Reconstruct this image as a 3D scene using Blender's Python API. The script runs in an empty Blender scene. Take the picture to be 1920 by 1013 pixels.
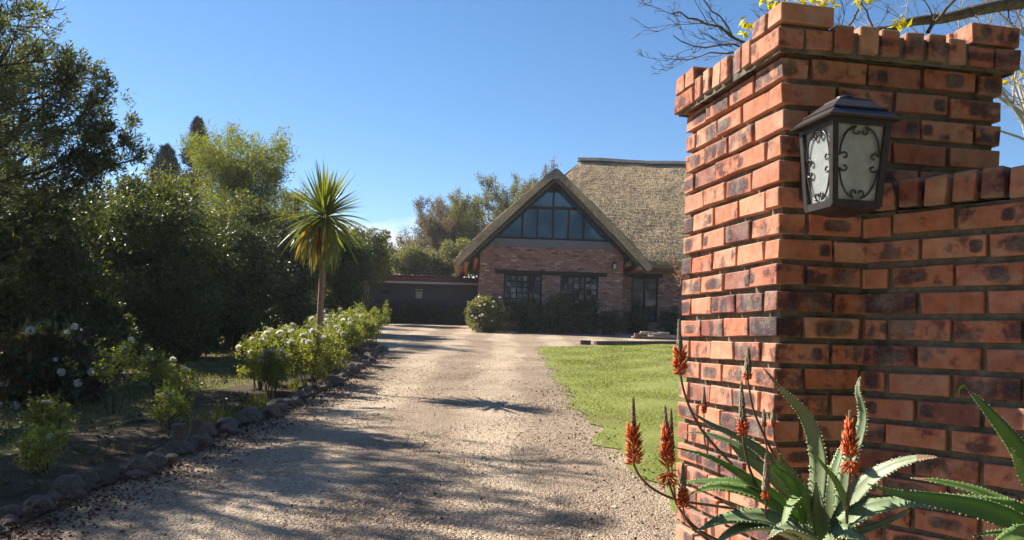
import bpy, bmesh, math, random
import numpy as np
from mathutils import Vector, Matrix, noise as mnoise

R = math.radians
rng = np.random.default_rng(11)
random.seed(5)
SC = bpy.context.scene
COL = SC.collection

# ------------------------------------------------------------------ camera, sky, sun, exposure
EYE = 1.45
FPX = 1640.0
ROLL = R(1.6)
cd = bpy.data.cameras.new('camera')
cd.sensor_width = 36.0
cd.lens = FPX / 1920 * 36.0
cd.shift_y = 128 / 1920
cd.clip_start = 0.05
cd.clip_end = 3000
cam = bpy.data.objects.new('camera', cd)
cam.location = (0, 0, EYE)
cam.rotation_euler = (R(90), -ROLL, 0)
COL.objects.link(cam)
SC.camera = cam

SUN_EL, SUN_AZ = R(41.0), math.atan2(-0.865, 0.50)      # azimuth from +Y towards +X
world = bpy.data.worlds.new('World')
SC.world = world
world.use_nodes = True
wn = world.node_tree
wn.nodes.clear()
wo = wn.nodes.new('ShaderNodeOutputWorld')
bg = wn.nodes.new('ShaderNodeBackground')
sky = wn.nodes.new('ShaderNodeTexSky')
sky.sky_type = 'NISHITA'
sky.sun_disc = False
sky.sun_elevation = SUN_EL
sky.sun_rotation = SUN_AZ
sky.altitude = 1400
sky.air_density = 1.0
sky.dust_density = 0.25
sky.ozone_density = 2.2
bg.inputs['Strength'].default_value = 0.072
# low cumulus bank near the horizon, all the way round
tc = wn.nodes.new('ShaderNodeTexCoord')
sep = wn.nodes.new('ShaderNodeSeparateXYZ')
wn.links.new(tc.outputs['Generated'], sep.inputs[0])
mp = wn.nodes.new('ShaderNodeMapping')
mp.inputs['Scale'].default_value = (5.0, 5.0, 13.0)
mp.inputs['Location'].default_value = (3.1, 1.5, 0.3)
wn.links.new(tc.outputs['Generated'], mp.inputs[0])
nz = wn.nodes.new('ShaderNodeTexNoise')
nz.inputs['Scale'].default_value = 1.0
nz.inputs['Detail'].default_value = 7
nz.inputs['Roughness'].default_value = 0.55
wn.links.new(mp.outputs[0], nz.inputs['Vector'])
el = wn.nodes.new('ShaderNodeMapRange')
el.inputs['From Min'].default_value = 0.03
el.inputs['From Max'].default_value = 0.195
el.inputs['To Min'].default_value = 0.10
el.inputs['To Max'].default_value = 0.78
wn.links.new(sep.outputs['Z'], el.inputs['Value'])
sb = wn.nodes.new('ShaderNodeMath'); sb.operation = 'SUBTRACT'
wn.links.new(nz.outputs['Fac'], sb.inputs[0]); wn.links.new(el.outputs[0], sb.inputs[1])
cm = wn.nodes.new('ShaderNodeMapRange')
cm.inputs['From Min'].default_value = 0.0
cm.inputs['From Max'].default_value = 0.14
wn.links.new(sb.outputs[0], cm.inputs['Value'])
mx = wn.nodes.new('ShaderNodeMixRGB')
wn.links.new(cm.outputs[0], mx.inputs['Fac'])
hs = wn.nodes.new('ShaderNodeHueSaturation')
hs.inputs['Saturation'].default_value = 1.18
wn.links.new(sky.outputs[0], hs.inputs['Color'])
wn.links.new(hs.outputs[0], mx.inputs['Color1'])
mx.inputs['Color2'].default_value = (6.4, 6.8, 7.3, 1)
wn.links.new(mx.outputs[0], bg.inputs['Color'])
wn.links.new(bg.outputs[0], wo.inputs['Surface'])

SDIR = Vector((math.sin(SUN_AZ) * math.cos(SUN_EL), math.cos(SUN_AZ) * math.cos(SUN_EL), math.sin(SUN_EL)))
sd = bpy.data.lights.new('sun', 'SUN')
sd.energy = 5.0
sd.angle = R(0.53)
sd.color = (1.0, 0.93, 0.82)
sun = bpy.data.objects.new('sun', sd)
sun.rotation_euler = SDIR.to_track_quat('Z', 'Y').to_euler()
sun.location = (-20, 15, 25)
COL.objects.link(sun)

SC.view_settings.view_transform = 'Standard'
SC.view_settings.look = 'None'
SC.view_settings.gamma = 1.0
SC.view_settings.exposure = 1.2
SC.view_settings.use_curve_mapping = False
SC.render.engine = 'CYCLES'
SC.cycles.max_bounces = 8
SC.cycles.diffuse_bounces = 3
SC.cycles.transparent_max_bounces = 12

# ------------------------------------------------------------------ helpers
def px(x, y, Y):
    """World point at depth Y that the photograph shows at pixel x, y (1920 wide)."""
    dx, dy = x - 960.0, 634.0 - y
    c, s = math.cos(ROLL), math.sin(ROLL)
    tx, ty = dx * c - dy * s, dx * s + dy * c
    return Vector((tx * Y / FPX, Y, EYE + ty * Y / FPX))

def gz(Y):
    """Height of the ground: a drive that climbs gently from the gate to the house."""
    Y = np.asarray(Y, dtype=float)
    return np.where(Y > 40, 2.0 + 0.004 * (np.minimum(Y, 300) - 40), np.where(Y < -4, -0.2, 0.05 * Y))

def g(Y):
    return float(gz(Y))

def tag(o, label=None, cat=None, group=None, kind=None):
    if label: o['label'] = label
    if cat: o['category'] = cat
    if group: o['group'] = group
    if kind: o['kind'] = kind
    return o

def empty(name, loc=(0, 0, 0), rz=0.0):
    o = bpy.data.objects.new(name, None)
    o.empty_display_size = 0.2
    o.matrix_basis = Matrix.Translation(Vector(loc)) @ Matrix.Rotation(rz, 4, 'Z')
    COL.objects.link(o)
    return o

def wmat(o):
    if o.parent:
        return wmat(o.parent) @ o.matrix_parent_inverse @ o.matrix_basis
    return o.matrix_basis.copy()

def put(name, me, parent=None, M=None):
    """Link a mesh as an object; M (or identity) is its WORLD matrix."""
    o = bpy.data.objects.new(name, me)
    COL.objects.link(o)
    if parent is not None:
        o.parent = parent
        o.matrix_parent_inverse = wmat(parent).inverted()
    if M is not None:
        o.matrix_basis = M
    return o

def np_mesh(name, V, F, mat=None, smooth=False):
    me = bpy.data.meshes.new(name)
    V = np.ascontiguousarray(V, dtype=np.float32); F = np.ascontiguousarray(F, dtype=np.int32)
    m, k = F.shape
    me.vertices.add(len(V)); me.vertices.foreach_set('co', V.ravel())
    me.loops.add(m * k); me.loops.foreach_set('vertex_index', F.ravel())
    me.polygons.add(m); me.polygons.foreach_set('loop_start', np.arange(0, m * k, k, dtype=np.int32))
    me.polygons.foreach_set('use_smooth', np.full(m, smooth, dtype=bool))
    if mat: me.materials.append(mat)
    me.update(calc_edges=True)
    return me

class MB:
    """Collects boxes, prisms and tubes into one mesh."""
    def __init__(s): s.v, s.f = [], []
    def add(s, vs, fs):
        b = len(s.v); s.v += [tuple(p) for p in vs]; s.f += [tuple(i + b for i in q) for q in fs]; return s
    def box(s, x0, x1, y0, y1, z0, z1):
        return s.add([(x0, y0, z0), (x1, y0, z0), (x1, y1, z0), (x0, y1, z0), (x0, y0, z1), (x1, y0, z1), (x1, y1, z1), (x0, y1, z1)],
                     [(3, 2, 1, 0), (4, 5, 6, 7), (0, 1, 5, 4), (1, 2, 6, 5), (2, 3, 7, 6), (3, 0, 4, 7)])
    def bar(s, p, q, w, h=None, up=(0, 0, 1)):
        """rectangular bar from p to q"""
        p, q = Vector(p), Vector(q); h = h or w
        d = (q - p).normalized(); u = Vector(up)
        a = d.cross(u)
        if a.length < 1e-4: a = d.cross(Vector((1, 0, 0)))
        a.normalize(); b = a.cross(d).normalized()
        a *= w / 2; b *= h / 2
        vs = [p - a - b, p + a - b, p + a + b, p - a + b, q - a - b, q + a - b, q + a + b, q - a + b]
        return s.add(vs, [(0, 1, 2, 3), (7, 6, 5, 4), (4, 5, 1, 0), (5, 6, 2, 1), (6, 7, 3, 2), (7, 4, 0, 3)])
    def tube(s, pts, rad, n=6, cap=True):
        pts = [Vector(p) for p in pts]
        rad = rad if hasattr(rad, '__len__') else [rad] * len(pts)
        rings = []; ref = Vector((0.31, 0.17, 0.94))
        for i, p in enumerate(pts):
            d = (pts[min(i + 1, len(pts) - 1)] - pts[max(i - 1, 0)]).normalized()
            if abs(d.dot(ref)) > 0.98: ref = Vector((1, 0.1, 0))
            a = d.cross(ref).normalized(); b = d.cross(a)
            rings.append([p + (a * math.cos(t) + b * math.sin(t)) * rad[i] for t in [2 * math.pi * j / n for j in range(n)]])
        vs = [v for r in rings for v in r]; fs = []
        for i in range(len(pts) - 1):
            for j in range(n):
                k = (j + 1) % n
                fs.append((i * n + j, i * n + k, (i + 1) * n + k, (i + 1) * n + j))
        if cap:
            fs.append(tuple(range(n))[::-1]); fs.append(tuple((len(pts) - 1) * n + j for j in range(n)))
        return s.add(vs, fs)
    def mesh(s, name, mat=None, smooth=False):
        me = bpy.data.meshes.new(name)
        me.from_pydata(s.v, [], s.f)
        if mat: me.materials.append(mat)
        if smooth: me.polygons.foreach_set('use_smooth', [True] * len(me.polygons))
        bm = bmesh.new(); bm.from_mesh(me); bmesh.ops.recalc_face_normals(bm, faces=bm.faces); bm.to_mesh(me); bm.free()
        me.update()
        return me
    def build(s, name, mat, parent=None, M=None, smooth=False):
        return put(name, s.mesh(name, mat, smooth), parent, M)

def unit(a):
    return a / np.maximum(np.linalg.norm(a, axis=-1, keepdims=True), 1e-9)

def rand_dirs(n):
    return unit(rng.normal(size=(n, 3)))

def leaf_arrays(P, D, L, W, fold=0.15):
    """One diamond-shaped leaf (quad) per point."""
    n = len(P)
    L = np.broadcast_to(np.asarray(L, float).reshape(-1, 1), (n, 1)); W = np.broadcast_to(np.asarray(W, float).reshape(-1, 1), (n, 1))
    S = unit(np.cross(D, rand_dirs(n))); U = np.cross(S, D)
    mid = P + D * L * 0.45
    V = np.stack([P, mid + S * W / 2 + U * W * fold, P + D * L - U * W * fold * .5, mid - S * W / 2 + U * W * fold], 1).reshape(-1, 3)
    F = np.arange(n * 4).reshape(n, 4)
    return V, F

def leaves(name, P, D, L, W, mat, parent=None, fold=0.15):
    V, F = leaf_arrays(P, D, L, W, fold)
    return put(name, np_mesh(name, V, F, mat), parent)

def seg_tubes(segs, n=5):
    """segs: list of (p0, p1, r0, r1) -> arrays for frustums"""
    A = np.array([[*s[0], *s[1], s[2], s[3]] for s in segs])
    p0, p1, r0, r1 = A[:, :3], A[:, 3:6], A[:, 6:7], A[:, 7:8]
    d = unit(p1 - p0); ref = np.where(np.abs(d[:, 2:3]) > 0.9, [[1.0, 0, 0]], [[0, 0, 1.0]])
    a = unit(np.cross(d, ref)); b = np.cross(d, a)
    ring0, ring1 = [], []
    for j in range(n):
        t = 2 * math.pi * j / n
        o = a * math.cos(t) + b * math.sin(t)
        ring0.append(p0 + o * r0); ring1.append(p1 + o * r1)
    V = np.stack(ring0 + ring1, 1).reshape(-1, 3)
    base = np.arange(len(A))[:, None] * (2 * n)
    F = np.concatenate([base + np.array([[j, (j + 1) % n, n + (j + 1) % n, n + j]]) for j in range(n)], 0)
    return V, F

def branches(name, segs, mat, parent, n=5):
    V, F = seg_tubes(segs, n)
    return put(name, np_mesh(name, V, F, mat, True), parent)

def grow(segs, tips, p, d, L, r, lvl, P, rnd):
    """Recursive branching. P: dict of per-level lists kids, ang, ratio; wig, up; last level records tips."""
    steps = P.get('steps', 5); last = lvl == len(P['kids'])
    p = np.array(p, float); d = np.array(d, float)
    kids = 0 if last else P['kids'][lvl]
    spots = sorted(rnd.uniform(P.get('first', 0.3), 1.0) for _ in range(kids))
    for i in range(steps):
        d = d + np.array([rnd.gauss(0, P['wig']) for _ in range(3)]) + np.array([0, 0, P['up'][min(lvl, len(P['up']) - 1)] / steps])
        d = d / np.linalg.norm(d)
        q = p + d * L / steps
        ra, rb = r * (1 - 0.75 * i / steps), r * (1 - 0.75 * (i + 1) / steps)
        segs.append((tuple(p), tuple(q), ra, rb))
        if last or lvl >= P.get('leafy', 99): tips.append((tuple(p), tuple(q)))
        while spots and spots[0] <= (i + 1) / steps:
            t = spots.pop(0)
            a = P['ang'][lvl] * rnd.uniform(0.7, 1.25)
            s = np.cross(d, [rnd.gauss(0, 1) for _ in range(3)]); s = s / np.linalg.norm(s)
            nd = d * math.cos(a) + s * math.sin(a)
            grow(segs, tips, q, nd, L * P['ratio'][lvl] * rnd.uniform(0.65, 1.2) * (1.15 - 0.45 * t), max(rb * 0.62, P.get('rmin', .003)), lvl + 1, P, rnd)
        p = q

def to_px(p):
    tx, ty = p[0] / p[1] * FPX, (p[2] - EYE) / p[1] * FPX
    c, s = math.cos(ROLL), math.sin(ROLL)
    return 960 + tx * c + ty * s, 634 + tx * s - ty * c

def tip_leaves(name, tips, per, L, W, mat, parent, spread=0.8, droop=0.0, jit=0.02, fold=.15):
    T = np.array(tips).reshape(-1, 6)
    T = np.repeat(T, per, 0)
    n = len(T); t = rng.random((n, 1))
    P = T[:, :3] * (1 - t) + T[:, 3:] * t + rng.normal(size=(n, 3)) * jit
    D = unit(unit(T[:, 3:] - T[:, :3]) + rng.normal(size=(n, 3)) * spread + np.array([0, 0, -droop]))
    return leaves(name, P, D, L * rng.uniform(.6, 1.25, n), W * rng.uniform(.7, 1.2, n), mat, parent, fold)

def clump_leaves(name, C, rad, per, L, W, mat, parent, out=0.8, droop=0.1, floor=True, shell=.45, up=0.0):
    """C: (k,3) clump centres, rad: (k,) radii, per leaves each"""
    C = np.asarray(C); rad = np.asarray(rad)
    k = len(C); d = rand_dirs(k * per)
    rr = np.repeat(rad, per)[:, None] * rng.random((k * per, 1)) ** shell
    P = np.repeat(C, per, 0) + d * rr * np.array([1, 1, .9])
    D = unit(d * out + rng.normal(size=(k * per, 3)) * .7 + np.array([0, 0, up - droop]))
    if floor:
        keep = P[:, 2] > gz(P[:, 1]) + .01
        P, D = P[keep], D[keep]
    n = len(P)
    return leaves(name, P, D, L * rng.uniform(.4, 1.5, n), W * rng.uniform(.55, 1.35, n), mat, parent)

def ell_clumps(c, rad, k, lo=.62, hi=1.0, zmin=-.8):
    """clump centres in the outer shell of an ellipsoid"""
    out = []
    while len(out) < k:
        d = rand_dirs(1)[0]
        if d[2] < zmin: continue
        out.append(np.array(c) + d * np.array(rad) * rng.uniform(lo, hi))
    return np.array(out)

# ------------------------------------------------------------------ materials
def newmat(name):
    m = bpy.data.materials.new(name); m.use_nodes = True
    nt = m.node_tree; nt.nodes.clear()
    out = nt.nodes.new('ShaderNodeOutputMaterial')
    return m, nt, out

def N(nt, typ, ins=None, **attrs):
    n = nt.nodes.new(typ)
    for k, v in attrs.items(): setattr(n, k, v)
    for k, v in (ins or {}).items():
        s = n.inputs[k]
        if hasattr(v, 'is_linked') or isinstance(v, bpy.types.NodeSocket): nt.links.new(v, s)
        else: s.default_value = v
    return n

def c4(c): return (c[0], c[1], c[2], 1.0)

def ramp(nt, fac, stops, interp='LINEAR'):
    r = N(nt, 'ShaderNodeValToRGB', {'Fac': fac})
    r.color_ramp.interpolation = interp
    e = r.color_ramp.elements
    while len(e) < len(stops): e.new(0.5)
    for i, (p, c) in enumerate(stops): e[i].position = p; e[i].color = c4(c)
    return r.outputs['Color']

def math2(nt, op, a, b=0.0, c=None):
    n = N(nt, 'ShaderNodeMath', {0: a, 1: b}, operation=op)
    if c is not None: 
        if isinstance(c, bpy.types.NodeSocket): nt.links.new(c, n.inputs[2])
        else: n.inputs[2].default_value = c
    return n.outputs[0]

def noise(nt, scale, detail=4, rough=.55, vec=None, dim='3D'):
    n = N(nt, 'ShaderNodeTexNoise', {'Scale': scale, 'Detail': detail, 'Roughness': rough})
    if vec is not None: nt.links.new(vec, n.inputs['Vector'])
    return n.outputs['Fac']

def mixc(nt, fac, a, b, blend='MIX'):
    n = N(nt, 'ShaderNodeMixRGB', {}, blend_type=blend)
    for k, v in (('Fac', fac), ('Color1', a), ('Color2', b)):
        if isinstance(v, bpy.types.NodeSocket): nt.links.new(v, n.inputs[k])
        else: n.inputs[k].default_value = c4(v) if hasattr(v, '__len__') else v
    return n.outputs['Color']

def bump(nt, h, strength=.5, dist=.01):
    return N(nt, 'ShaderNodeBump', {'Height': h, 'Strength': strength, 'Distance': dist}).outputs[0]

def pbsdf(nt, out, col, rough=.8, spec=.3, normal=None, **kw):
    p = N(nt, 'ShaderNodeBsdfPrincipled', {})
    for k, v in (('Base Color', col), ('Roughness', rough), ('Specular IOR Level', spec)):
        if isinstance(v, bpy.types.NodeSocket): nt.links.new(v, p.inputs[k])
        else: p.inputs[k].default_value = c4(v) if hasattr(v, '__len__') else v
    if normal: nt.links.new(normal, p.inputs['Normal'])
    for k, v in kw.items(): p.inputs[k.replace('_', ' ')].default_value = v
    if out: nt.links.new(p.outputs[0], out.inputs['Surface'])
    return p

def obco(nt): return N(nt, 'ShaderNodeTexCoord').outputs['Object']
def wpos(nt): return N(nt, 'ShaderNodeNewGeometry').outputs['Position']

def leafmat(name, stops, trans=.3, tcol=None, rough=.5, spec=.4):
    """Foliage: colour varies leaf by leaf, some light passes through."""
    m, nt, out = newmat(name)
    ge = N(nt, 'ShaderNodeNewGeometry')
    col = ramp(nt, ge.outputs['Random Per Island'], stops)
    big = noise(nt, .9, 2, .5, ge.outputs['Position'])
    col = mixc(nt, 1.0, col, ramp(nt, big, [(.3, (.72, .74, .72)), (.7, (1.2, 1.15, 1.05))]), 'MULTIPLY')
    p = pbsdf(nt, None, col, rough, spec)
    tr = N(nt, 'ShaderNodeBsdfTranslucent')
    tc_ = mixc(nt, 1.0, col, tcol or (1.6, 1.5, .7), 'MULTIPLY')
    nt.links.new(tc_, tr.inputs['Color'])
    mx_ = N(nt, 'ShaderNodeMixShader', {'Fac': trans})
    nt.links.new(p.outputs[0], mx_.inputs[1]); nt.links.new(tr.outputs[0], mx_.inputs[2])
    nt.links.new(mx_.outputs[0], out.inputs['Surface'])
    return m

def plain(name, col, rough=.7, spec=.3, nscale=18, namt=.25, bstr=.15, bdist=.004, **kw):
    """A painted or natural surface with mottling and fine relief."""
    m, nt, out = newmat(name)
    co = obco(nt)
    n1 = noise(nt, nscale, 5, .6, co)
    lo = tuple(c * (1 - namt) for c in col); hi = tuple(min(1, c * (1 + namt)) for c in col)
    cc = ramp(nt, n1, [(.3, lo), (.7, hi)])
    pbsdf(nt, out, cc, rough, spec, bump(nt, noise(nt, nscale * 5, 3, .6, co), bstr, bdist), **kw)
    return m
# ------------------------------------------------------------------ material library
M = {}

def make_brick():
    m, nt, out = newmat('fired clay brick')
    co = obco(nt)
    oi = N(nt, 'ShaderNodeObjectInfo')
    wnz = N(nt, 'ShaderNodeTexWhiteNoise', {'W': math2(nt, 'MULTIPLY', oi.outputs['Random'], 91.7)}, noise_dimensions='1D')
    rs = N(nt, 'ShaderNodeSeparateColor', {'Color': wnz.outputs['Color']})
    r1, r2, r3 = rs.outputs[0], rs.outputs[1], rs.outputs[2]
    off = N(nt, 'ShaderNodeVectorMath', {0: co, 1: N(nt, 'ShaderNodeCombineXYZ', {0: math2(nt, 'MULTIPLY', r1, 17.0), 1: math2(nt, 'MULTIPLY', r2, 13.0), 2: r3}).outputs[0]}, operation='ADD').outputs[0]
    body = ramp(nt, r3, [(.0, (.41, .138, .076)), (.22, (.53, .218, .122)), (.45, (.42, .148, .082)), (.62, (.58, .285, .178)), (.76, (.47, .182, .102)), (.88, (.30, .112, .080)), (1.0, (.16, .070, .064))])
    n1 = noise(nt, 22, 5, .6, off)
    body = mixc(nt, .55, body, mixc(nt, 1.0, body, ramp(nt, n1, [(.25, (.45, .42, .42)), (.6, (1.2, 1.15, 1.1))]), 'MULTIPLY'))
    s = N(nt, 'ShaderNodeSeparateXYZ', {0: co})
    x, z = s.outputs[0], s.outputs[2]
    edge = math2(nt, 'MULTIPLY', math2(nt, 'SUBTRACT', noise(nt, 19, 5, .6, off), .5), 2.6)
    def mark(cx, sx, sz, on):
        a = math2(nt, 'ABSOLUTE', math2(nt, 'DIVIDE', math2(nt, 'SUBTRACT', x, cx), sx))
        b = math2(nt, 'ABSOLUTE', math2(nt, 'DIVIDE', z, sz))
        d = math2(nt, 'ADD', math2(nt, 'POWER', a, 3.5), math2(nt, 'POWER', b, 3.5))
        d = math2(nt, 'ADD', d, edge)
        mr = N(nt, 'ShaderNodeMapRange', {'Value': d, 'From Min': -.2, 'From Max': 2.1, 'To Min': 1.0, 'To Max': 0.0}, interpolation_type='SMOOTHSTEP')
        return math2(nt, 'MULTIPLY', mr.outputs[0], on)
    c1 = math2(nt, 'MULTIPLY', math2(nt, 'SUBTRACT', r1, .5), .11)
    s1 = math2(nt, 'ADD', .022, math2(nt, 'MULTIPLY', math2(nt, 'POWER', r2, 1.5), .085))
    on1 = math2(nt, 'LESS_THAN', oi.outputs['Random'], .40)
    m1 = mark(c1, s1, math2(nt, 'ADD', .018, math2(nt, 'MULTIPLY', r3, .020)), on1)
    c2 = math2(nt, 'ADD', math2(nt, 'MULTIPLY', c1, -1.0), math2(nt, 'SUBTRACT', math2(nt, 'MULTIPLY', math2(nt, 'GREATER_THAN', r1, .5), -.10), -.05))
    m2 = mark(c2, math2(nt, 'ADD', .012, math2(nt, 'MULTIPLY', r3, .014)), .022, math2(nt, 'GREATER_THAN', r3, .66))
    mk = math2(nt, 'MAXIMUM', m1, m2)
    # irregular kiln flashing on another share of the bricks
    thr = math2(nt, 'ADD', .42, math2(nt, 'MULTIPLY', r2, .28))
    fl = N(nt, 'ShaderNodeMapRange', {'Value': math2(nt, 'SUBTRACT', noise(nt, 13, 4, .55, off), thr), 'From Min': -.03, 'From Max': .14}, interpolation_type='SMOOTHSTEP').outputs[0]
    zf_ = N(nt, 'ShaderNodeMapRange', {'Value': math2(nt, 'ABSOLUTE', z), 'From Min': .020, 'From Max': .040, 'To Min': 1.0, 'To Max': .35}).outputs[0]
    mk = math2(nt, 'MAXIMUM', mk, math2(nt, 'MULTIPLY', math2(nt, 'MULTIPLY', fl, zf_), .85))
    mk = math2(nt, 'MINIMUM', math2(nt, 'MAXIMUM', mk, 0.0), .93)
    burn = ramp(nt, noise(nt, 130, 4, .7, off), [(.3, (.032, .024, .029)), (.55, (.072, .054, .058)), (.8, (.22, .19, .18))])
    halo = mixc(nt, math2(nt, 'MINIMUM', math2(nt, 'MULTIPLY', mk, 1.5), 1.0), body, mixc(nt, 1.0, body, (.62, .5, .5), 'MULTIPLY'))
    col = mixc(nt, math2(nt, 'POWER', mk, 1.6), halo, burn)
    # pale lime dust and grime
    col = mixc(nt, math2(nt, 'MULTIPLY', N(nt, 'ShaderNodeMapRange', {'Value': noise(nt, 9, 6, .7, off), 'From Min': .46, 'From Max': .72}).outputs[0], .45), col, (.50, .40, .31))
    # mortar smears along the arrises
    sm_ = N(nt, 'ShaderNodeMapRange', {'Value': math2(nt, 'ADD', math2(nt, 'ABSOLUTE', z), math2(nt, 'MULTIPLY', math2(nt, 'SUBTRACT', noise(nt, 38, 5, .7, off), .5), .045)), 'From Min': .034, 'From Max': .042}).outputs[0]
    col = mixc(nt, math2(nt, 'MULTIPLY', sm_, .55), col, (.30, .25, .19))
    h = math2(nt, 'ADD', math2(nt, 'MULTIPLY', noise(nt, 210, 4, .7, off), .5), math2(nt, 'MULTIPLY', math2(nt, 'MULTIPLY', noise(nt, 90, 3, .7, off), mk), 2.2))
    h = math2(nt, 'ADD', h, math2(nt, 'MULTIPLY', noise(nt, 16, 3, .5, off), 1.2))
    pbsdf(nt, out, col, .82, .22, bump(nt, h, .75, .004))
    return m
M['brick'] = make_brick()

def make_mortar():
    m, nt, out = newmat('sandy grey mortar')
    co = wpos(nt)
    col = ramp(nt, noise(nt, 14, 6, .65, co), [(.28, (.085, .075, .058)), (.5, (.18, .16, .122)), (.72, (.28, .25, .195))])
    col = mixc(nt, N(nt, 'ShaderNodeMapRange', {'Value': noise(nt, 45, 5, .7, co), 'From Min': .62, 'From Max': .7}).outputs[0], col, (.05, .045, .035))
    pbsdf(nt, out, col, .95, .1, bump(nt, noise(nt, 120, 5, .7, co), .9, .006))
    return m
M['mortar'] = make_mortar()

def make_gravel():
    m, nt, out = newmat('pale crushed gravel')
    co = wpos(nt)
    v1 = N(nt, 'ShaderNodeTexVoronoi', {'Vector': co, 'Scale': 62, 'Randomness': 1.0})
    v2 = N(nt, 'ShaderNodeTexVoronoi', {'Vector': co, 'Scale': 150})
    sc = N(nt, 'ShaderNodeSeparateColor', {'Color': v1.outputs['Color']}).outputs[0]
    col = ramp(nt, sc, [(.0, (.25, .19, .135)), (.3, (.43, .33, .235)), (.6, (.53, .41, .295)), (.85, (.62, .50, .375)), (1, (.36, .31, .255))])
    big = noise(nt, .55, 5, .6, co)
    col = mixc(nt, 1.0, col, ramp(nt, big, [(.3, (.72, .70, .68)), (.55, (1.0, 1.0, 1.0)), (.75, (1.12, 1.1, 1.06))]), 'MULTIPLY')
    # compacted wheel tracks are finer and paler, the crown and verges darker with leaf crumbs
    sx = N(nt, 'ShaderNodeSeparateXYZ', {0: co})
    wv = math2(nt, 'ADD', sx.outputs[0], math2(nt, 'MULTIPLY', math2(nt, 'SUBTRACT', noise(nt, .35, 2, .5, co), .5), 1.2))
    trk = math2(nt, 'COSINE', math2(nt, 'MULTIPLY', math2(nt, 'ADD', wv, 1.75), 4.05))
    trk = math2(nt, 'MULTIPLY', N(nt, 'ShaderNodeMapRange', {'Value': trk, 'From Min': -.6, 'From Max': .9}).outputs[0], math2(nt, 'ADD', .5, noise(nt, 1.4, 4, .6, co)))
    col = mixc(nt, 1.0, col, ramp(nt, trk, [(.2, (.80, .76, .72)), (.8, (1.12, 1.10, 1.06))]), 'MULTIPLY')
    crumbs = N(nt, 'ShaderNodeMapRange', {'Value': noise(nt, 26, 5, .75, co), 'From Min': .6, 'From Max': .72}).outputs[0]
    col = mixc(nt, math2(nt, 'MULTIPLY', crumbs, .7), col, (.10, .065, .045))
    dd = math2(nt, 'ADD', math2(nt, 'MULTIPLY', v1.outputs['Distance'], -1.0), math2(nt, 'MULTIPLY', v2.outputs['Distance'], -.3))
    pbsdf(nt, out, col, .92, .2, bump(nt, dd, 1.0, .02))
    return m
M['gravel'] = make_gravel()

def make_pebble():
    m, nt, out = newmat('gravel stones')
    ge = N(nt, 'ShaderNodeNewGeometry')
    col = ramp(nt, ge.outputs['Random Per Island'], [(.0, (.20, .15, .11)), (.2, (.37, .28, .20)), (.5, (.51, .39, .28)), (.75, (.60, .475, .355)), (.9, (.42, .31, .22)), (1, (.66, .59, .49))])
    pbsdf(nt, out, col, .85, .25)
    return m
M['pebble'] = make_pebble()

def make_soil(name, a, b, c, sc=3.0):
    m, nt, out = newmat(name)
    co = wpos(nt)
    col = ramp(nt, noise(nt, sc, 6, .65, co), [(.3, a), (.5, b), (.7, c)])
    col = mixc(nt, .5, col, mixc(nt, 1.0, col, ramp(nt, noise(nt, 70, 4, .7, co), [(.3, (.4, .4, .4)), (.7, (1.5, 1.5, 1.5))]), 'MULTIPLY'))
    pbsdf(nt, out, col, .95, .15, bump(nt, noise(nt, 55, 5, .7, co), .8, .02))
    return m
M['lawn'] = make_soil('mown lawn', (.20, .175, .06), (.21, .235, .058), (.28, .285, .085), .9)
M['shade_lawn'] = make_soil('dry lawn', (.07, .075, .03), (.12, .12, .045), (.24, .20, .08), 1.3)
M['soil'] = make_soil('bed soil', (.045, .032, .022), (.08, .058, .04), (.13, .095, .065), 3.5)
M['field'] = make_soil('rough grass', (.07, .08, .03), (.11, .12, .04), (.16, .15, .06), .3)

M['rock'] = plain('weathered sandstone', (.17, .14, .115), .9, .2, 7, .45, .8, .02)
M['bark'] = plain('grey brown bark', (.17, .13, .095), .95, .15, 22, .45, .9, .01)
M['twigbark'] = plain('brown grey twigs', (.25, .19, .14), .95, .1, 22, .3, .5, .01)
M['darkbark'] = plain('dark twig bark', (.075, .055, .04), .9, .15, 25, .35, .6, .006)
M['palebark'] = plain('pale twig bark', (.36, .32, .27), .9, .15, 25, .3, .6, .006)
M['palmbark'] = plain('ringed palm bark', (.27, .18, .12), .95, .15, 30, .4, .9, .008)
M['metal'] = plain('bronze painted metal', (.036, .026, .022), .36, .6, 30, .3, .25, .002)
M['plaster'] = plain('grey painted plaster', (.17, .17, .175), .9, .2, 6, .15, .2, .004)
M['bluewall'] = plain('slate painted wall', (.07, .078, .105), .9, .2, 3, .12, .2, .004)
M['timber'] = plain('dark stained timber', (.032, .022, .018), .75, .3, 12, .3, .3, .004)
M['redtimber'] = plain('red brown fascia board', (.16, .055, .04), .7, .3, 12, .25, .2, .004)
M['pole'] = plain('peeled gum pole', (.38, .17, .075), .8, .25, 12, .3, .3, .005)
M['white'] = plain('white paint', (.74, .74, .72), .6, .3, 10, .06, .1, .002)
M['greypaint'] = plain('weathered wood beam', (.10, .085, .07), .9, .2, 9, .35, .5, .006)
M['cement'] = plain('cement ridge cap', (.19, .165, .14), .95, .15, 5, .25, .5, .01)
M['roofsheet'] = plain('brown corrugated sheet', (.085, .055, .045), .8, .3, 6, .3, .3, .004)
M['curtain'] = plain('pale curtain cloth', (.55, .56, .55), .95, .1, 8, .12, .1, .003)
M['ochre'] = plain('ochre cushion cloth', (.48, .28, .06), .95, .1, 8, .12, .1, .003)
M['room'] = plain('painted room darkness', (.022, .024, .027), .95, .1, 3, .2, .1, .003)  # near-black colour stands in for the shade inside the rooms
M['petal'] = leafmat('white petals', [(0, (.76, .76, .70)), (1, (.88, .88, .84))], .45, (1.0, 1.0, .95), .6, .2)
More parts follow.
